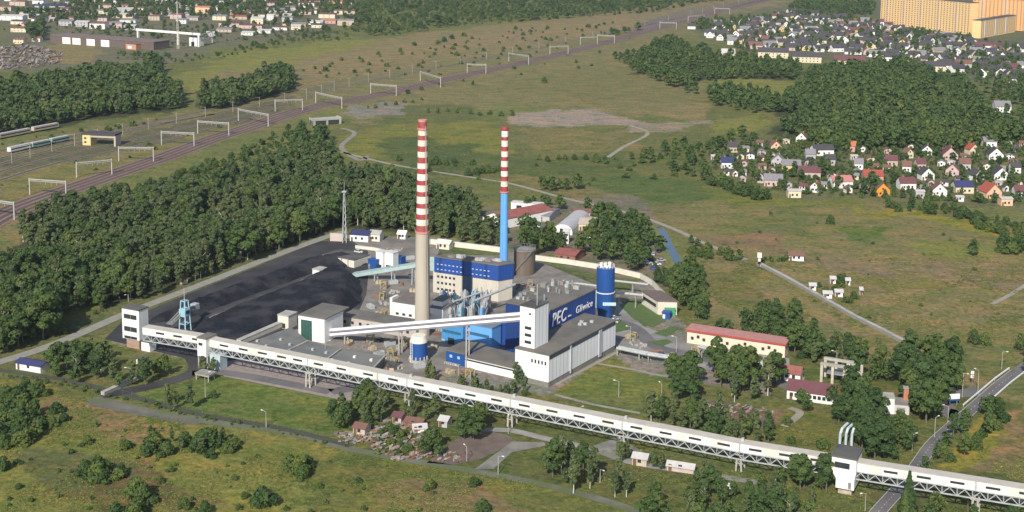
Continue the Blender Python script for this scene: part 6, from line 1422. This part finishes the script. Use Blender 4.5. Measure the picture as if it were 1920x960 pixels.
fill([(612,805),(640,770),(700,750),(735,760),(720,790),(660,812),(620,818)],5.,B,7,10,'tree in the grove left of the scrapyard',mixk=T_,pm=.4,seed=40)
fill([(750,790),(770,745),(820,760),(835,790),(790,800)],5,T_,5,8,'slim tree between scrapyard and gallery',mixk=U,pm=.3,seed=41)
fill([(848,825),(858,800),(895,795),(908,815),(880,832)],4.6,B,7,9.5,'tree of the dense clump above the brown yard',seed=42)
fill([(780,855),(800,835),(838,838),(835,860),(800,870)],4.6,B,5.5,8,'tree of the clump right of the scrapyard rubble',mixk=T_,pm=.3,seed=43)
fill([(680,800),(760,790),(810,850),(700,862)],5.,U,2,3.8,'scrub growing through the scrapyard rubble',dens=.8,seed=44)
fill([(850,722),(945,732),(990,735),(985,748),(900,738),(852,732)],3.2,T_,3.2,5,'young tree of the strip in front of the workshop',mixk=U,pm=.3,seed=45)
for x,y,h in ((968,722,8.5),(978,726,6),(806,712,7),(812,716,6),(800,714,5)): one(x,y,h,T_,'narrow tree close to the white annex front' if x>900 else 'leafy tree right of the short blue silo','narrow trees close to the annex' if x>900 else 'trees right of the short blue silo')
fill([(1015,895),(1040,855),(1110,880),(1125,915),(1075,925),(1015,910)],5,B,8,11,'tree of the grove at bottom centre right of the slab',mixk=T_,pm=.45,seed=46)
fill([(1135,925),(1150,905),(1180,915),(1185,940),(1150,945)],5,T_,6,8.5,'pale birch right of the bottom grove',seed=47)
fill([(1185,965),(1200,945),(1250,955),(1260,990),(1200,1000)],5,B,6,8.5,'tree at the bottom edge centre right',mixk=U,pm=.2,seed=48)
fill([(1270,960),(1300,925),(1400,915),(1480,905),(1560,920),(1560,1000),(1280,1000)],5.6,B,5.5,8.5,'tree of the dense belt below the gallery at bottom right',mixk=T_,pm=.3,dens=.88,seed=49)
fill([(1490,900),(1560,895),(1562,925),(1500,930)],5,B,8,10,'tree just left of the gallery tower foot',seed=50)
for x,y,h in ((1165,868,7),(1175,862,6),(1225,880,6.5),(1240,884,6),(1318,900,6.5),(1332,903,6),(1160,852,5)): one(x,y,h,T_,'slim tree between the gallery pylons and the low stores','slim trees between gallery and stores')
one(1702,962,12,CF,'dark pointed fir standing before the gallery right of the tower')
one(1696,968,8,CF,'smaller fir at the foot of the tall pointed fir')
fill([(1730,960),(1800,950),(1925,965),(1925,1000),(1730,1000)],5.5,B,5,7,'tree at the lower right corner below the gallery',mixk=U,pm=.4,seed=51)
# lone trees in the fields
for x,y,h,lb in ((1557,420,6,'lone round dark bush in the middle of the right field'),(1445,404,3,'tiny lone bush in the right field'),(1825,645,6.5,'wide round bush in the lower right field'),(1846,646,6,'second half of the wide round bush in the lower right field'),(1020,155,6.5,'round dark bush alone on the upper meadow'),(887,160,5,'dark bush near the portals'),(1655,692,5,'round bush behind the big dark group')): one(x,y,h,U,lb,wf=.75)
one(1825,481,8.5,B,'lone pointed dark tree at the right side of the field',wf=.9)
fill([(1870,462),(1930,440),(1930,476),(1880,478)],6,U,5,8,'bush of the dark clump at the right edge of the field',seed=60)
fill([(1650,388),(1760,388),(1840,405),(1920,430),(1925,450),(1860,440),(1780,405),(1660,398)],6.5,U,4,6.5,'bush of the hedge below the garden settlement',mixk=B,pm=.25,seed=61)
fill([(1330,330),(1360,345),(1470,378),(1420,378),(1330,350)],6.5,U,4.5,7,'bush of the hedge left below the garden settlement',mixk=B,pm=.3,seed=62)
fill([(1330,285),(1500,255),(1700,265),(1930,260),(1930,382),(1850,384),(1650,372),(1480,366),(1340,320)],8.,B,4.5,7.,'garden tree between the houses of the settlement',mixk=U,pm=.45,dens=.82,seed=63)
fill([(1180,300),(1260,280),(1400,252),(1430,262),(1350,290),(1330,345),(1270,330)],9,B,6,9,'tree of the loose wood left of the garden settlement',mixk=U,pm=.35,dens=.85,seed=64)
fill([(1460,245),(1500,225),(1470,190),(1520,145),(1640,128),(1730,135),(1810,165),(1850,215),(1930,265),(1800,285),(1650,282),(1560,290),(1500,262)],7.6,B,10,14,'tree of the large wood between the two settlements',seed=65)
fill([(1190,110),(1250,75),(1330,105),(1500,125),(1500,150),(1400,150),(1340,150),(1260,165),(1200,140)],9,B,8,12,'tree of the wood below the far estate',dens=.9,seed=66)
fill([(1325,170),(1400,175),(1480,195),(1485,215),(1400,212),(1330,195)],8.5,B,8,11,'tree of the small wood left of the large one',seed=67)
fill([(1245,150),(1300,150),(1310,180),(1260,175)],11,B,7,10,'tree right of the upper meadow',dens=.8,seed=68)
fill([(1820,110),(1930,115),(1930,260),(1870,205),(1830,160)],12,B,7,11,'tree at the right edge between estate and wood',dens=.75,seed=69)
fill([(1290,50),(1400,35),(1560,20),(1640,45),(1820,80),(1930,95),(1930,165),(1850,150),(1700,122),(1560,102),(1400,100)],13.5,B,6,9.5,'tree between the houses of the far estate',dens=.8,seed=70)
fill([(1480,20),(1640,30),(1640,12),(1500,5)],11,B,9,13,'tree beside the big ochre apartment slab',seed=71)
fill([(1700,60),(1820,72),(1830,85),(1720,75)],10,B,6,9,'tree at the foot of the ochre apartment slab',seed=72)
fill([(1300,55),(1430,50),(1420,35),(1310,40)],12,B,7,10,'tree at the left end of the far estate',dens=.7,seed=73)
# far left woods
fill([(-20,190),(0,172),(130,148),(250,142),(335,178),(338,205),(200,218),(90,238),(0,258),(-20,260)],7.2,B,11,15,'tree of the dense dark wood at the upper left',mixk=T_,pm=.2,seed=74)
fill([(375,205),(382,172),(450,160),(545,138),(552,172),(480,192),(420,205)],7.,B,10,14,'tree of the wood above the sidings',mixk=T_,pm=.3,seed=75)
fill([(0,60),(90,45),(400,50),(640,40),(640,60),(400,80),(300,95),(120,60)],16,B,5,9,'tree around the halls at the top left',mixk=U,pm=.4,dens=.75,seed=101)
fill([(270,130),(300,118),(305,150),(285,160)],8,B,10,14,'tall tree right of the dark open shed',seed=76)
fill([(210,100),(330,110),(420,100),(560,60),(640,62),(660,75),(560,80),(430,108),(330,118),(210,110)],11,B,5,9,'scrub tree between industry and rail corridor',mixk=U,pm=.5,dens=.75,seed=77)
fill([(50,62),(80,50),(85,75),(60,80)],9,B,10,14,'tree left end of the brown roofed hall',seed=78)
fill([(0,30),(60,20),(170,0),(640,-15),(640,30),(500,40),(300,35),(100,45)],14,B,8,12,'tree among the industrial buildings at the top left',dens=.8,seed=79)
fill([(650,-12),(1480,-12),(1300,8),(1240,22),(1000,40),(850,50),(720,70),(640,60)],13,B,8,13,'tree of the far woods along the top edge',mixk=U,pm=.35,dens=.8,seed=80)
fill([(-30,-14),(700,-14),(700,-28),(-30,-28)],14,B,10,14,'tree beyond the top edge of the industrial district',seed=81)
fill([(700,-14),(2000,-14),(2000,-30),(700,-30)],16,B,10,14,'tree on the farthest land at the top edge',seed=82)
fill([(1120,65),(1185,60),(1200,55),(1170,75)],10,B,6,9,'tree hiding the portals at the upper middle',seed=83)
fill([(1150,110),(1190,100),(1210,130),(1200,140),(1160,120)],10,B,6,9,'tree right of the far portals',dens=.8,seed=84)
# scattered bushes on the meadows
fill([(640,130),(1000,85),(1200,70),(1180,110),(980,150),(760,185)],24,U,2.5,4.5,'small bush dotted over the upper meadow',dens=.5,seed=85)
fill([(560,130),(900,60),(1150,40),(1150,60),(900,100),(600,150)],22,U,3,5.5,'small bush dotted over the strip beyond the railway',dens=.55,seed=86)
fill([(660,280),(960,300),(1200,300),(1330,330),(1240,350),(900,345),(700,310)],20,U,2.5,4.5,'small bush dotted over the middle meadow',dens=.5,seed=87)
for x0,y0,x1,y1,n,h in ((1010,302,1150,300,9,4.5),(880,328,935,322,6,5.5),(792,312,850,308,5,5.5),(800,210,960,218,9,4.2),(690,205,790,190,7,3.5),(1120,302,1180,320,4,5)):
    for k in range(n):
        f=k/(n-1); one(x0+(x1-x0)*f+rt_.uniform(-3,3),y0+(y1-y0)*f+rt_.uniform(-2.5,2.5),h*rt_.uniform(.7,1.2),U,'bush of the broken hedge lines on the middle meadow','hedge bushes on the middle meadow',wf=.9)
fill([(0,400),(0,345),(300,262),(520,205),(500,215),(280,290)],18,U,1.5,3,'low scrub between the sidings and the main line',dens=.6,seed=88)
fill([(0,290),(120,262),(330,225),(340,212),(0,268)],12,U,2,4,'scrub along the edge of the upper left wood',dens=.6,seed=89)
fill([(0,860),(640,900),(1180,960),(1180,1000),(0,1000)],7.5,U,.7,2.0,'low scrub of the foreground meadow',dens=.55,seed=90)
fill([(0,780),(300,800),(640,850),(640,900),(0,860)],7.5,U,.6,1.8,'low scrub of the foreground meadow',dens=.5,seed=91)
fill([(1220,470),(1262,520),(1270,560),(1245,555),(1225,510)],6,U,2,4,'bush on the canal bank by the car park',mixk=B,pm=.3,seed=92)
fill([(1135,430),(1200,430),(1240,470),(1232,480),(1200,470)],9,B,5,8,'tree above the car park beside the canal',seed=93)
fill([(950,880),(1020,870),(1010,900),(950,900)],6,U,1.5,2.5,'shrub on the little lawn right of the slab',dens=.6,seed=94)
fill([(0,700),(120,716),(240,746),(380,782),(520,806),(660,840),(660,846),(520,812),(380,788),(240,752),(0,706)],2.6,U,.8,1.6,'low scrub along the ditch by the thin fence',seed=95)
fill([(1250,400),(1900,440),(1920,640),(1700,640),(1300,480)],26,U,.8,2.0,'low scrub dotted over the right hand fields',dens=.6,seed=96)
fill([(1715,900),(1760,845),(1800,800),(1812,806),(1775,850),(1735,900)],3.8,B,5,8,'tree of the belt right of the road',mixk=U,pm=.4,seed=97)
fill([(1200,870),(1300,880),(1420,905),(1420,925),(1200,890)],7,T_,5,7,'slim tree between the gallery pylons and the low stores',dens=.6,seed=98)
fill([(1330,285),(1500,255),(1700,265),(1930,260),(1930,382),(1850,384),(1650,372),(1480,366),(1340,320)],6.5,U,1.6,3.6,'garden shrub between the houses of the settlement',dens=.7,seed=99)
# clear trees out of the road, tracks and courts
def near_line(x,y,line,d):
    best=1e9
    for i in range(len(line)-1):
        a_,b_=line[i][:2],line[i+1][:2]; ab=b_-a_; t_=max(0,min(1,((x-a_[0])*ab[0]+(y-a_[1])*ab[1])/(ab@ab))); best=min(best,math.hypot(x-a_[0]-t_*ab[0],y-a_[1]-t_*ab[1]))
    return best<d
clear=[([P(*p) for p in [(1590,1030),(1647,960),(1680,923),(1720,873),(1747,835),(1782,802),(1827,763),(1873,723),(1907,697)]],2.9),([P(*p) for p in RC],12.5),([g0-gd*5+back*1.5,GP[-1]+back*1.5],3.2),([P(*p) for p in [(-60,696),(90,650),(232,590),(330,552),(420,517),(530,474),(625,440),(650,435)]],4)]
HB=[]  # houses: keep crowns out of walls
for o in COL.objects:
    if o.get('category') in ('house','row house','building','apartment block','hall','shed','hut','hangar'):
        HB.append((o.location.x,o.location.y,o.name))
HBa=np.array([h[:2] for h in HB])
total=0
mass={}
for kind,L in LIST.items():
    M=[]
    for (x,y,h,wf,lb,gr) in L:
        if any(near_line(x,y,l,d) for l,d in clear): continue
        if kind=='birch_tree' and h>9 and rt_.random()<.06: continue
        if h>2.5 and len(HBa) and 'settlement' in lb+'estate' and False: continue
        M.append((x,y,h,wf,lb,gr,h*sc([x,y,0])))
    M.sort(key=lambda t:-t[6]); ind,rest=M[:298],M[298:]; total+=len(M)
    lones={}
    for x,y,h,wf,lb,gr,s_ in ind: lones[lb]=lones.get(lb,0)+1
    for i,(x,y,h,wf,lb,gr,s_) in enumerate(ind):
        t=bpy.data.objects.new(kind,None); COL.objects.link(t); t.location=(x,y,0); t.rotation_euler=(0,0,rt_.uniform(0,6.28)); t.empty_display_size=1
        tag(t,lb,kind.replace('_tree',' tree').replace('broadleaf tree','tree').replace('birch tree','tree'),gr if lones[lb]>1 or gr else None)
        c=bpy.data.objects.new('crown',PROTO[kind][rt_.randrange(NV)]); COL.objects.link(c); c.parent=t; c.scale=(h*wf,h*wf,h)
        k=bpy.data.objects.new('trunk' if kind!='bush' else 'stem',TR[kind][i%3]); COL.objects.link(k); k.parent=t; k.scale=(h,h,h)
    if rest:
        Q_=[];TT=[]
        low=[crown(kind,nq,500+i,lf) for i in range(6) for nq,lf in ((150,.085) if kind!='bush' else (70,.17),)]
        mid=[crown(kind,nq,600+i,lf) for i in range(6) for nq,lf in ((430,.046) if kind!='bush' else (200,.11),)]
        for x,y,h,wf,lb,gr,s_ in rest:
            q,tn=(mid if s_>38 else low)[rt_.randrange(6)]; a_=rt_.uniform(0,6.28); R2=np.array([[math.cos(a_),-math.sin(a_),0],[math.sin(a_),math.cos(a_),0],[0,0,1]],np.float32)
            qq=(q@R2.T)*np.array([h*wf,h*wf,h],np.float32)+np.array([x,y,0],np.float32); Q_.append(qq); TT.append(np.clip(tn*.45+rt_.random()*.45+.45*(float(fbm(np.array(x/30),np.array(y/30),77))-.35),0,1))
        Q_=np.concatenate(Q_).astype(np.float32); TT=np.concatenate(TT).astype(np.float32)
        me=mesh_np('woodland',Q_,TT,LEAF[kind][1]); nm={'broadleaf_tree':'broadleaf_woodland','birch_tree':'slender_woodland','bush':'scrub','conifer':'fir_woodland'}[kind]
        o=bpy.data.objects.new(nm,me); COL.objects.link(o); tag(o,{'broadleaf_tree':'mass of smaller and farther broad trees in the woods and between the far houses','birch_tree':'mass of slender trees deeper inside the forests behind the coal yard','bush':'mass of small scrub dotted over meadows, hedges and verges','conifer':'firs'}[kind],'woodland' if kind!='bush' else 'scrub',None,'stuff')
    print(kind,len(M),'ind',len(ind))
# rank weeds standing in the meadows
def weeds():
    r_=np.random.default_rng(9); Q_=[];TT=[]
    prot=[]
    for i in range(6):
        n=16; c=r_.normal(size=(n,3))*np.array([.42,.42,.2]); c[:,2]=np.abs(c[:,2])+.12; no=r_.normal(size=(n,3)); no[:,2]=np.abs(no[:,2]); no/=np.linalg.norm(no,axis=1)[:,None]; prot.append(quads_np(c,no,r_.uniform(.12,.3,n),r_).astype(np.float32))
    for poly,n_ in (([(0,780),(170,765),(420,800),(640,850),(1000,905),(1200,975),(1200,1010),(0,1010)],5200),([(0,715),(170,750),(170,800),(0,800)],600),([(1240,490),(1920,480),(1920,660),(1700,660),(1400,600)],5000),([(700,250),(1400,240),(1300,350),(1000,350),(700,310)],2500),([(1450,800),(1600,820),(1900,920),(1900,990),(1400,980),(1000,880),(1200,830)],2000),([(1850,800),(1925,770),(1925,900),(1830,890)],500)):
        w=np.array([P(a,b)[:2] for a,b in poly]); lo=w.min(0);hi=w.max(0); X=r_.uniform(lo[0],hi[0],n_*4);Y=r_.uniform(lo[1],hi[1],n_*4); z=fbm(X/14,Y/14,55); k=inpoly(X,Y,w)&(z>.47); X=X[k][:n_];Y=Y[k][:n_]
        for x,y in zip(X,Y):
            if any(near_line(x,y,l,d+1) for l,d in clear[:1]): continue
            s_=r_.uniform(.35,1.1); a_=r_.uniform(0,6.28); R2=np.array([[math.cos(a_),-math.sin(a_),0],[math.sin(a_),math.cos(a_),0],[0,0,1]],np.float32)
            Q_.append((prot[r_.integers(6)]@R2.T)*s_*np.array([1.3,1.3,.45],np.float32)+np.array([x,y,0],np.float32)); TT.append(np.full(16,np.clip(float(fbm(np.array(x/25),np.array(y/25),91))*1.3-.25+r_.uniform(-.2,.2),0,1),np.float32))
    me=mesh_np('meadow_weeds',np.concatenate(Q_).astype(np.float32),np.concatenate(TT),leafmat('weeds',[(.085,.125,.032),(.14,.165,.042),(.20,.195,.055),(.235,.175,.085)],False)); o=bpy.data.objects.new('meadow_weeds',me); COL.objects.link(o); tag(o,'ragged weeds and tall grass tufts in the meadows','weeds',None,'stuff')
weeds()
# ============================================================ haze
if HAZE>0:
    b=MB(); b.prism([np.array([-9000,-300,0]),np.array([9000,-300,0]),np.array([9000,13000,0]),np.array([-9000,13000,0])],-1.,215.)
    hm=bpy.data.materials.new('thin_air_haze'); hm.use_nodes=True; N=hm.node_tree.nodes; L=hm.node_tree.links; N.remove(N['Principled BSDF'])
    pv=N.new('ShaderNodeVolumePrincipled'); pv.inputs['Color'].default_value=(.78,.86,1,1); pv.inputs['Density'].default_value=HAZE; pv.inputs['Anisotropy'].default_value=.2
    L.new(pv.outputs[0],N['Material Output'].inputs['Volume']); o=b.build('haze',hm); o['kind']='stuff'
